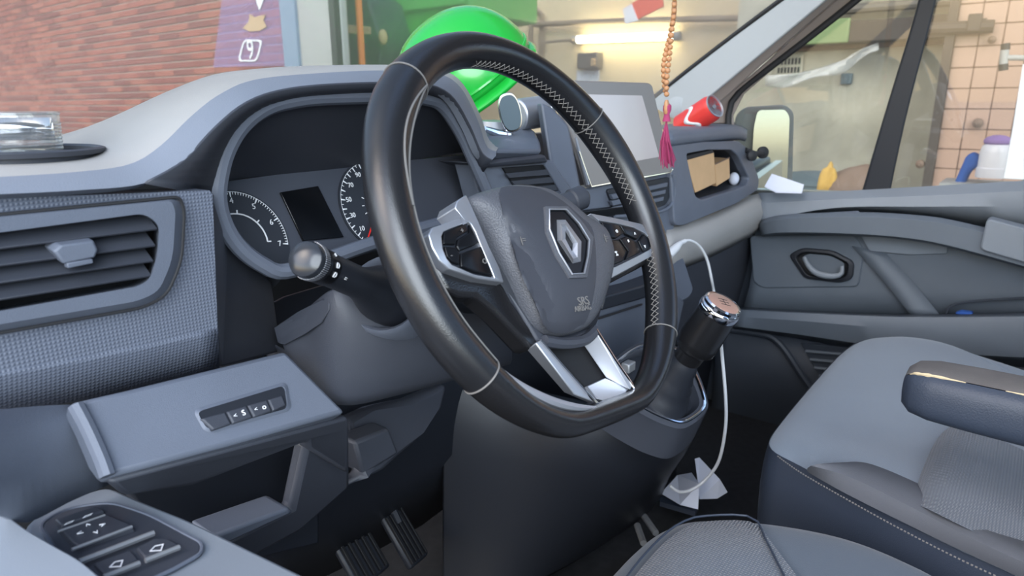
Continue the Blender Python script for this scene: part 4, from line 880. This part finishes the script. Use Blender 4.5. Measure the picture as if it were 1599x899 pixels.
# ================================================================== PEDALS
for k, (x, y, z, wv, lb) in enumerate(((560, 862, -.54, .066, 'ribbed rubber clutch pedal, the left one on the footwell'), (630, 838, -.54, .042, 'ribbed rubber pedal, the right one nearer the console'))):
    c = PZ(x, y, z); t = thing('foot_pedal', c, lb, 'pedal', 'foot pedals')
    ax_ = (V(1, .1, 0).normalized(), V(-.06, .62, .78).normalized()); nn = ax_[0].cross(ax_[1]).normalized()
    build('pedal_pad', G().box(c, (wv, .09, .012), (ax_[0], ax_[1], nn)), M['black'], t, bevel=.004)
    for j in range(5): build('rib', G().box(c+ax_[0]*(j-2)*wv*.19-nn*.008*(1 if nn.y > 0 else -1), (wv*.08, .08, .006), (ax_[0], ax_[1], nn)), M['deep'], t, bevel=.001)
    build('arm', G().tube([c+V(0, .01, .02), c+V(.01, .12, .16), c+V(.01, .2, .3)], .008, 8), M['black'], t)

# ================================================================== DRIVER DOOR
dd_ = thing('driver_door', V(-.38, -.1, -.4), 'grey driver door with armrest and window switch panel', 'car door')
AO, AN = plane3(PZ(170, 765, -.175), PZ(470, 899, -.178), PZ(45, 815, -.168)); AN = AN if AN.z > 0 else -AN
def A_(x, y, o=0): return PP(x, y, AO+AN*o, AN)
arm = [A_(x, y) for x, y in ((168, 757), (215, 778), (300, 812), (480, 899), (620, 970), (300, 1090), (60, 930), (36, 818), (90, 785))]
slab('armrest', arm, AN*-.05, M['doorg'], dd_, .010, .012, seg=3)
pn = rnd([A_(x, y, .0005) for x, y in ((58, 822), (100, 797), (170, 786), (232, 806), (318, 852), (316, 868), (262, 899), (170, 935), (110, 905))], .012)
ps = build('switch_plate', G().loft([[p-AN*.004 for p in pn], pn, inset([p+AN*.002 for p in pn], .96)]), M['dashdark'], dd_, bevel=.001)
build('plate_edge', G().tube([p+AN*.0015 for p in inset(pn, .985)], .0013, 6, closed=True), M['dash'], ps)
def key(name, q, m, h=.004, par=ps):
    p = [A_(x, y, .002) for x, y in q]; return build(name, G().loft([p, inset([v+AN*h for v in p], .93)]), m, par, bevel=.0008)
key('mirror_switch_row', [(84, 819), (152, 797), (165, 804), (95, 829)], M['dashdark'])
k1 = key('mirror_pad', [(90, 832), (165, 808), (205, 825), (212, 831), (120, 862), (112, 856)], M['dashdark'], .004)
build('chrome_bar', G().tube([A_(x, y, .0062) for x, y in ((112, 858), (206, 822))], .0012, 6), M['greymetal'], ps)
build('chrome_bar', G().tube([A_(x, y, .0062) for x, y in ((90, 830), (164, 804))], .0009, 6), M['greymetal'], ps)
build('chrome_bar', G().tube([A_(x, y, .0062) for x, y in ((124, 877), (240, 832))], .0020, 6), M['greymetal'], ps)
for q, (x, y) in (([(145, 886), (205, 864), (218, 880), (160, 902)], (182, 882)), ([(212, 862), (240, 846), (262, 846), (280, 855), (225, 876)], (245, 857))):
    b_ = key('window_button', q, M['dashdark'], .003); r_ = (A_(240, 832)-A_(124, 877)).normalized()
    wf = [A_(x+dx, y+dy, .0054) for dx, dy in ((-12, 4), (-3, -5), (11, -8), (7, 3))]; build('icon', G().ring(wf, inset(wf, .75), AN*.0003), M['white'], b_)
    build('chrome_edge', G().tube([A_(q[-1][0]+2, q[-1][1]-1, .006), A_(q[-2][0], q[-2][1]-1, .006)], .0018, 6), M['greymetal'], b_)
rr_ = (A_(164, 804)-A_(90, 830)).normalized(); uu_ = AN.cross(rr_)
for s_, x, y in (('<', 125, 832), ('>', 161, 819), ('^', 138, 820), ('v', 150, 830)): text('icon', s_, A_(x, y, .0068), rr_, uu_, .007, M['white'], k1)
for x, y in ((108, 817), (137, 806)):
    wf = [A_(x+dx, y+dy, .0068) for dx, dy in ((-8, 3), (5, -2), (8, -5), (-5, 0))]; build('icon', G().ring(wf, inset(wf, .7), AN*.0003), M['white'], ps)
# door inner panel: front part beside the dash, and the near sill
rows = [crv(r, 16) for r in (
    [PY(-60, 644, .140), PY(0, 640, .150), PY(60, 634, .158), PY(112, 632, .165), PY(125, 640, .17)],
    [PY(-60, 720, .12), PY(0, 705, .135), PY(60, 690, .15), PY(125, 680, .162), PY(140, 690, .17)],
    [PY(-60, 765, .11), PY(0, 750, .13), PY(60, 735, .15), PY(140, 720, .165), PY(156, 725, .175)],
    [PY(-60, 790, .11), PY(0, 805, .13), PY(40, 815, .14), PY(110, 780, .16), PY(166, 757, .17)])]
build('front_panel', G().grid(rows), M['dash'], dd_, ang=60, solid=.004)
slab('door_pull', [PZ(x, y, -.142) for x, y in ((-90, 735), (0, 796), (43, 828), (90, 855), (125, 874), (154, 899), (230, 960), (120, 1100), (-90, 1000))], (0, 0, -.03), M['doorg'], dd_, .008, .01, seg=3)
build('inner_skin', G().prism([V(-.44, .12, -.18), V(-.44, -.9, -.18), V(-.44, -.9, -.68), V(-.44, .12, -.68)], (.03, 0, 0)), M['doorp'], dd_, bevel=.01)

# ================================================================== SEATS
ZS = -.35
ds = thing('driver_seat', V(.0, -.3, fl), 'driver seat cushion with woven centre and smooth side bolster, below the wheel', 'seat')
cres = crv([PZ(*q, ZS) for q in ((860, 985), (945, 899), (1005, 838), (1050, 813), (1090, 805), (1180, 809), (1290, 829), (1380, 862), (1460, 905), (1560, 960), (1700, 1080))], 40)
bkc = V(.0, -.62, ZS)
rowsS = [[V(p.x*.98, p.y+.0, fl+.12) for p in cres], [V(p.x, p.y-.0, ZS-.10)+(p-bkc)*.02 for p in cres], [p+(p-bkc)*.02-V(0, 0, .035) for p in cres], cres]
for f, h in ((.93, .008), (.85, .010), (.7, .006), (.45, 0), (.15, -.01)): rowsS.append([bkc+(p-bkc)*f+V(0, 0, h) for p in cres])
bd = build('cushion', G().grid(rowsS), M['seatg'], ds, ang=80, sub=1)
ins = crv([PZ(*q, ZS+.012) for q in ((930, 985), (985, 899), (1030, 848), (1060, 825), (1095, 813), (1172, 814), (1195, 850), (1215, 890), (1260, 980))], 30)
bk2 = V(-.30, -.62, ZS)
build('cushion_centre', G().grid([[p-V(0, 0, .008) for p in ins]]+[[bk2+(p-bk2)*f+V(0, 0, .004) for p in ins] for f in (.99, .9, .7, .4)]), M['seatw'], ds, ang=80)
build('seam', G().tube([p+V(0, 0, .006) for p in ins], .0012, 6), M['seatd'], ds)
build('base', G().box((-.05, -.45, fl+.07), (.4, .4, .14)), M['black'], ds)
build('backrest', G().box((-.02, -.95, -.05), (.46, .14, .62)), M['seatf'], ds, bevel=.05, seg=4)

ps_ = thing('passenger_seat', V(.7, -.4, fl), 'passenger bench seat with grey fabric top and stitched dark side', 'seat')
CR = [(1700, 960), (1599, 905), (1500, 860), (1400, 810), (1310, 760), (1240, 722), (1208, 706), (1200, 690), (1215, 665), (1260, 610), (1300, 565), (1325, 542), (1350, 531), (1400, 528), (1450, 536), (1490, 552), (1560, 575), (1700, 625)]
cr = crv([PZ(x, y, ZS) for x, y in CR], 70)
pc_ = V(.72, -.52, ZS)
low = [[V(p.x, p.y, fl+.14)+(p-pc_)*.0 for p in cr], [p+(p-pc_)*.015-V(0, 0, .09) for p in cr]]
build('cushion_side', G().grid(low+[[p+(p-pc_)*.012-V(0, 0, .03) for p in cr], [p+V(0, 0, .0) for p in cr]]), M['seatd'], ps_, ang=80, sub=1)
def inn(f, h): return [pc_+(p-pc_)*f+V(0, 0, h) for p in cr]
build('cushion_top', G().grid([inn(1.0, -.002), inn(.975, .008), inn(.93, .014), inn(.85, .016), inn(.7, .014), inn(.5, .008), inn(.2, .004)]), M['seatf'], ps_, ang=80, sub=1)
st = G(); sl_ = crv([PZ(x, y, ZS+.001) for x, y in ((1215, 712), (1250, 737), (1310, 772), (1400, 822), (1500, 873), (1599, 918))], 150)
for k in range(0, 149, 2): st.tube([sl_[k]+V(-.003, 0, .0015), sl_[k+1]+V(-.003, 0, .0015)], .0009, 4)
tag(build('side_stitching', st, M['thread'], ps_), kind='stuff')
def Zs(L, z): return [PZ(x, y, z) for x, y in L]
bl_ = [Zs(L, z) for L, z in (([(1258, 735), (1320, 770), (1420, 820), (1520, 868), (1680, 940)], ZS+.006), ([(1262, 726), (1330, 745), (1430, 795), (1530, 846), (1680, 915)], ZS+.030), ([(1290, 722), (1345, 728), (1445, 772), (1545, 828), (1680, 890)], ZS+.032), ([(1320, 722), (1365, 722), (1460, 762), (1560, 818), (1680, 870)], ZS+.008))]
build('side_bolster', G().grid([crv(r, 30) for r in bl_]), M['bolster'], ps_, ang=80, sub=1)
ins = [Zs(L, z) for L, z in (([(1424, 784), (1436, 735), (1464, 680), (1500, 652)], ZS+.004), ([(1430, 785), (1442, 738), (1470, 688), (1508, 660)], ZS+.034), ([(1490, 815), (1510, 765), (1535, 715), (1570, 690)], ZS+.036), ([(1600, 870), (1625, 810), (1650, 765), (1680, 740)], ZS+.018))]
build('cushion_centre', G().grid([crv(r, 20) for r in ins]), M['seatw'], ps_, ang=80, sub=1)
build('cushion_rear', G().box((.70, -.72, ZS-.09), (.66, .62, .15)), M['seatf'], ps_, bevel=.03, seg=3)
build('seat_base', G().box((.72, -.52, fl+.075), (.55, .4, .15)), M['black'], ps_)
build('backrest', G().box((.72, -1.02, -.02), (.8, .14, .7)), M['seatf'], ps_, bevel=.05, seg=4)
# folding armrest
XA = .27
t0_, t1_ = PX(1432, 603, XA), PX(1640, 650, XA)
ad = (t1_-t0_); adn = ad.normalized(); asd = V(1, 0, 0); asd = (asd-adn*asd.dot(adn)).normalized(); aup = asd.cross(adn); aup = aup if aup.z > 0 else -aup
def arm_loop(s, w, h): return [t0_+adn*s+asd*w*(abs(math.cos(a))**.6)*(1 if math.cos(a) > 0 else -1)+aup*h*(abs(math.sin(a))**.7)*(1 if math.sin(a) > 0 else -1) for a in (k*2*pi/24 for k in range(24))]
prof = [(-.012, .008, .008), (-.010, .020, .017), (-.002, .029, .024), (.015, .034, .027), (.05, .036, .028), (.15, .037, .029), (.35, .037, .030)]
def arm_part(a0, a1, k0=1.0, n=16): return [[t0_+adn*s_+asd*w*k0*(abs(math.cos(a))**.6)*(1 if math.cos(a) > 0 else -1)+aup*h*k0*(abs(math.sin(a))**.7)*(1 if math.sin(a) > 0 else -1) for a in (a0+(a1-a0)*k/n for k in range(n+1))] for s_, w, h in prof]
prof = [(-.0125, .001, .001)]+prof; AB = math.radians(128)
ar_ = build('folding_armrest', G().grid(arm_part(AB-.06, AB-2.2)), M['armr'], ps_, ang=80)
ar_['label'] = 'worn folding armrest with a torn seam'
build('under_cover', G().grid(arm_part(AB-.02, AB+2*pi-2.1, 1.0, 24)), M['seatd'], ar_, ang=80)
def edge_(u): # along the seam
    f = u*(len(prof)-1); k = min(len(prof)-2, int(f)); p_ = [arm_part(AB-.04, AB+.1, 1.0, 1)[m][0] for m in (k, k+1)]; return p_[0].lerp(p_[1], f-k)
sd_p = [edge_(k/40) for k in range(41)]
build('torn_foam', G().tube(sd_p[14:28], [.0004+.0015*math.sin(pi*k/13)*(1+.3*math.sin(k*2.1)) for k in range(14)], 6), M['foam'], ar_)
build('torn_foam', G().tube([sd_p[28].lerp(sd_p[34], .25+.65*k/11) for k in range(12)], [.0004+.0010*math.sin(pi*k/11) for k in range(12)], 6), M['foam'], ar_)
build('pivot_arm', G().tube([t0_+adn*.33, t0_+adn*.33+V(.05, -.25, -.02)], .02, 10), M['seatd'], ar_)

# ================================================================== LOOSE THINGS
# hard hat on the dash
hcn = PY(716, 106, .50); A1 = (-.50*rt+.66*up-.50*fw).normalized(); A2 = (rt-A1*rt.dot(A1)).normalized(); A3 = A1.cross(A2)
hh_ = thing('hard_hat', hcn-V(0, 0, .1), 'bright green hard hat lying tilted on the dashboard behind the wheel', 'helmet')
def hat(th, ph, k=1): # th 0 crown .. pi/2 rim
    return hcn + A1*.122*math.cos(th)*k - A1*.03 + (A2*math.cos(ph)*.126 + A3*math.sin(ph)*.122)*math.sin(th)**.9*k
rows = [[hat(pi/2*j/12, 2*pi*k/40) for k in range(40)] for j in range(13)]
build('shell', G().grid(rows, cu=True), M['green'], hh_, ang=80, solid=.003)
rim0 = rows[-1]; ctr = sum(rim0, V(0, 0, 0))/40
rim1 = [ctr+(p-ctr)*(1.05+.07*max(0, math.cos(2*pi*k/40+1.6)))-A1*.010 for k, p in enumerate(rim0)]
build('brim', G().grid([rim0, rim1, [p-A1*.004 for p in rim1]], cu=True), M['green'], hh_, ang=50, solid=.003)
for dlt in (-.66, -.50): build('ridge', G().tube([hat(th, pi*.5 if th > 0 else -pi*.5, 1.0) + A2*dlt*.11 if False else hcn-A1*.03+A1*.122*math.cos(th)*math.cos(dlt)+A3*.122*math.sin(th)*math.cos(dlt)+A2*.126*math.sin(dlt) for th in (-1.45+2.9*k/30 for k in range(31))], .0042, 6), M['green'], hh_)
build('rain_gutter', G().tube([hat(pi/2*.93, 2*pi*k/40, 1.01) for k in range(40)], .003, 6, closed=True), M['green'], hh_)
build('lining', G().grid([[ctr+(p-ctr)*f-A1*.004 for p in rim0] for f in (.97, .5, .05)], cu=True), M['helmetin'], hh_)
# phone mount
t = thing('phone_mount', PY(788, 212, .28), 'silver magnetic phone mount with an oval grey pad on the dash centre', 'phone mount')
mo_ = PY(797, 176, .262); mn = (CAM+V(.25, 0, 0)-mo_).normalized(); mu_ = (up*.93-rt*.25); mu_ = (mu_-mn*mu_.dot(mn)).normalized(); mx_ = mu_.cross(mn)
ov = [mo_+mx_*(0.0150*(1 if math.cos(a) > 0 else -1)*abs(math.cos(a))**.7)+mu_*(.026*(1 if math.sin(a) > 0 else -1)*abs(math.sin(a))**.9) for a in (2*pi*k/32 for k in range(32))]
build('pad_rim', G().loft([[p-mn*.009 for p in ov], [p-mn*.009 for p in ov], inset([p-mn*.0 for p in ov], 1.06), ov]), M['chrome'], t, bevel=.001)
build('pad', G().prism(inset(ov, .93), mn*.0015), M['teal'], t, bevel=.0005)
build('hinge', G().tube([mo_-mn*.008-mu_*.012, PY(795, 207, .275)], .006, 10), M['chrome'], t)
build('foot', G().tube(pys([(757, 201, .275), (775, 208, .27), (797, 211, .268)]), [.004, .0065, .005], 10), M['chrome'], t)
tag(build('clear_base', G().lathe([(.028, 0), (.030, .002), (.024, .012), (0, .014)], PY(772, 202, .31), (0, -.05, 1), 24), M['greymetal'], t))
# chrome drinks flask lying behind the mount
c0, c1 = PY(806, 180, .30), PY(846, 174, .29)
t = thing('steel_flask', (c0+c1)/2, 'shiny steel flask lying on the dash behind the phone mount', 'flask')
build('body', G().tube([c0, c1], .024, 28), M['satin'], t, bevel=.003); build('lid', G().tube([c1, c1+(c1-c0)*.2], .022, 28), M['satin'], t, bevel=.003)
# tumbler
cc0 = hc-nU*.001
t = thing('glass_tumbler', cc0, 'clear ribbed tumbler standing in the cup holder on the left of the dash', 'tumbler')
hgt = (PY(30, 177, cc0.y)-cc0).z+.002
gx = hc+V(-.014, -.004, -.003)
prof = [(.0385, .0), (.0395, .004)]+[(.0395+.0006*(k % 2)+.0012*k/16, .006+(hgt-.012)*k/16) for k in range(17)]+[(.0412, hgt), (.0395, hgt), (.038, .01), (0, .01)]
build('wall', G().lathe(prof, gx+V(0, 0, .0), (0, 0, 1), 48), M['tumbler'], t, ang=20)
build('rim', G().tube([gx+V(math.cos(a)*.0405, math.sin(a)*.0405, hgt) for a in (2*pi*k/48 for k in range(48))], .0012, 6, closed=True), M['tumbler'], t)
g = G()
for k in range(3): g.add([], []); 
lb_ = [[gx+V(math.cos(a)*.0375, math.sin(a)*.0375, h) for a in (pi*.0+pi*1.0*k/24 for k in range(25))] for h in (.012, hgt*.9)]
build('reflector_sleeve', G().grid(lb_), M['chrome'], t, solid=.0006)  # mirror sleeve added to give the tumbler bright reflections
# prayer beads
YB = .10
t = thing('prayer_beads', PY(1047, 0, YB), 'loop of wooden prayer beads with a pink tassel hanging before the screen', 'beads')
sA = crv([PY(x, y, YB) for x, y in ((1057, -300), (1055, -80), (1053, 10), (1050, 40), (1047, 70), (1044, 100), (1041, 125), (1041, 150))], 400)
sB = crv([PY(x, y, YB+.006) for x, y in ((1062, -300), (1057, -80), (1053, 8), (1051, 30), (1046, 55), (1039, 85), (1036, 105), (1037, 128), (1040, 148))], 400)
bd0 = None
for s_ in (sA, sB):
    acc = 0; last = s_[0]
    for p in s_:
        if (p-last).length >= .0072:
            last = p
            if p.z > .42: continue
            if bd0 is None: bd0 = (build('bead', G().sph(p, .0039, 10), M['bead'], t, ang=180), p)
            else: dup(bd0[0], t, p-bd0[1])
    build('string', G().tube(s_[::20]+[s_[-1]], .0008, 4), M['thread'], t)
build('tassel_knot', G().lathe([(.002, 0), (.0035, .004), (.0035, .016), (.002, .02)], PY(1041, 158, YB)+V(0, 0, -.018), (0, 0, 1), 12), M['bead'], t)
kn = PY(1042, 165, YB)
build('tassel_head', G().lathe([(.006, -.022), (.004, -.012), (.006, -.006), (.006, 0), (.002, .004)], kn, (0, 0, 1), 12), M['tassel'], t)
g = G()
for k in range(70):
    a = random.random()*6.28; r = random.random()**.5; e = PY(1043+random.uniform(-3, 3), 258+random.uniform(-14, 5), YB)
    g.tube([kn+V(0, 0, -.02), kn+V(math.cos(a)*.007*r, math.sin(a)*.007*r, -.05), e+V(math.cos(a)*.011*r, math.sin(a)*.011*r, 0)], .0006, 4)
tag(build('tassel_threads', g, M['tassel'], t), kind='stuff')
# red can
k0, k1_ = PX(1078, 190, 1.0), PX(1117, 165, .985)
ax = (k1_-k0).normalized(); t = thing('drink_can', k0, 'red and white drink can leaning on the passenger end of the dash', 'can')
L = (k1_-k0).length+.03; o_ = k1_-ax*L
build('body', G().lathe([(.024, 0), (.029, .006), (.029, L-.012), (.0255, L-.003)], o_, ax, 28), M['canred'], t)
build('lid', G().lathe([(.0255, L-.003), (.0262, L), (.0245, L+.0005), (.0235, L-.003), (0, L-.003)], o_, ax, 28), M['satin'], t)
e1 = (CAM-o_); e1 = (e1-ax*e1.dot(ax)).normalized(); e2 = ax.cross(e1)
build('white_band', G().grid([[o_+ax*(L*.42+.010*math.sin(k*.55)+w)+(e1*math.cos(a)+e2*math.sin(a))*.0293 for k, a in enumerate([(-1.3+2.6*i/20) for i in range(21)])] for w in (0, .012)]), M['white'], t, solid=.0003)
build('pull_tab', G().box(o_+ax*(L-.0005)+e1*.004, (.012, .007, .001), (e1, e2, ax)), M['satin'], t)
# cardboard boxes in the cubby
def cbox(name, L, depth, label, ex=None):
    p = pys(L); t = thing(name, sum(p, V(0, 0, 0))/len(p), label, 'box', 'cardboard boxes in the dash cubby')
    build('carton', G().prism(p, (.02, depth, 0)), M['card'], t, bevel=.0012)
    return t
t = cbox('cardboard_box', [(1072, 250, .209), (1115, 238, .209), (1118, 286, .206), (1086, 301, .206)], .06, 'plain cardboard box on the left inside the passenger dash cubby')
build('flap', G().prism(pys([(1070, 244, .207), (1112, 234, .207), (1115, 238, .208), (1072, 250, .208)]), (.01, .03, .004)), M['seal'], t)
t = cbox('cardboard_box', [(1117, 257, .212), (1139, 247, .212), (1140, 278, .210), (1119, 291, .209)], .05, 'smaller cardboard box on the right inside the passenger dash cubby')
build('lid_edge', G().tube(pys([(1117, 256, .212), (1139, 246, .212)]), .0014, 6), M['tarp'], t)
p = PY(1146, 279, .225); tag(build('white_ball', G().sph(p, (.012, .012, .015), 16), M['paper'], org=p), 'small white ball beside the cardboard in the dash cubby', 'ball')
# clip with twin knobs at the dash end
t = thing('dash_clip', PY(1178, 240, .2), 'black twin knob clip at the end of the passenger dash', 'clip')
build('stem', G().tube(pys([(1164, 234, .205), (1180, 240, .19), (1192, 240, .185)]), .006, 8), M['seal'], t)
for x, y, r in ((1174, 243, .012), (1191, 238, .014)): build('knob', G().lathe([(r*.6, -.008), (r, -.004), (r, .004), (r*.6, .007)], PY(x, y, .187), (-.6, -.8, .1), 16), M['seal'], t)
# papers
def sheet(name, L, label, th=.0015, m=M['paper']):
    t = tag(build(name, G().prism(L, V(0, 0, th)), m, org=sum(L, V(0, 0, 0))/len(L)), label, 'paper'); return t
sheet('folded_paper', [PX(*q) for q in ((1194, 292, 1.14), (1205, 273, 1.16), (1255, 290, 1.17), (1252, 302, 1.15), (1212, 301, 1.14))], 'folded white paper tucked at the front of the passenger door sill', .003)
# crumpled paper on the floor
t = thing('crumpled_papers', PZ(1085, 775, fl), 'crumpled white papers on the floor under the charging cable', 'paper')
def fz(L): return [PZ(*q) for q in L]
build('sheet', G().add(fz([(1032, 770, -.62), (1058, 742, -.61), (1080, 738, -.60), (1092, 755, -.58), (1090, 795, -.62), (1062, 788, -.62)]), [(0, 1, 5), (1, 2, 3), (1, 3, 5), (3, 4, 5)]), M['paper'], t, solid=.001, flat=True)
build('sheet', G().add(fz([(1085, 716, -.56), (1092, 714, -.56), (1124, 748, -.58), (1136, 768, -.61), (1120, 778, -.62), (1092, 779, -.62), (1090, 755, -.60)]), [(0, 1, 6), (1, 2, 6), (2, 3, 4), (2, 4, 5), (2, 5, 6)]), M['paper'], t, solid=.001, flat=True)
build('dark_book', G().prism(fz([(1032, 778, -.64), (1062, 790, -.64), (1090, 797, -.64), (1085, 806, -.64), (1030, 790, -.64)]), (0, 0, .01)), M['navy'], t)
# seat rail bits on the floor
t = thing('seat_rail', PZ(1010, 830, -.62), 'pale metal seat rail end on the floor beside the driver seat', 'rail')
build('rod', G().tube(fz([(995, 820, -.62), (1005, 848, -.62)]), .006, 10), M['greymetal'], t); build('rod', G().tube(fz([(1006, 806, -.62), (1024, 832, -.62)]), .006, 10), M['greymetal'], t)
# charging cable
t = thing('charging_cable', PY(1055, 392, .175), 'white charging cable looping from the dash socket over the gear lever', 'cable')
build('plug', G().tube(pys([(1044, 398, .178), (1056, 386, .172), (1064, 378, .168)]), [.009, .008, .004], 12), M['cable'], t)
cb = [PY(1064, 378, .168), PY(1076, 375, .16), PY(1092, 384, .15), PY(1104, 405, .14), PY(1111, 435, .13), PY(1116, 463, .12), PX(1122, 500, .46), PX(1128, 560, .47), PX(1133, 620, .48), PX(1133, 665, .49), PX(1124, 715, .5), PX(1108, 742, .5), PX(1085, 762, .49), PX(1062, 768, .47), PX(1046, 758, .46)]
build('cord', G().tube(crv(cb, 90), .0026, 8), M['cable'], t)
build('boot', G().tube(pys([(1063, 379, .168), (1070, 376, .164)]), .0042, 10), M['cable'], t)

# ------------------------------------------------------------------ lettering becomes plain mesh
bpy.context.view_layer.update(); dg = bpy.context.evaluated_depsgraph_get()
for nm, o in TEXTS:
    me = D.meshes.new_from_object(o.evaluated_get(dg)); me.name = nm
    q = D.objects.new(nm, me); COL.objects.link(q); q.parent = o.parent; q.matrix_local = o.matrix_local.copy()
for nm, o in TEXTS:
    c = o.data; D.objects.remove(o); D.curves.remove(c)
# ------------------------------------------------------------------ lift everything from wheel-centred to ground-based heights
for o in list(SC.objects):
    if o.parent is None and o.type not in ('CAMERA', 'LIGHT'): o.location.z += ZUP
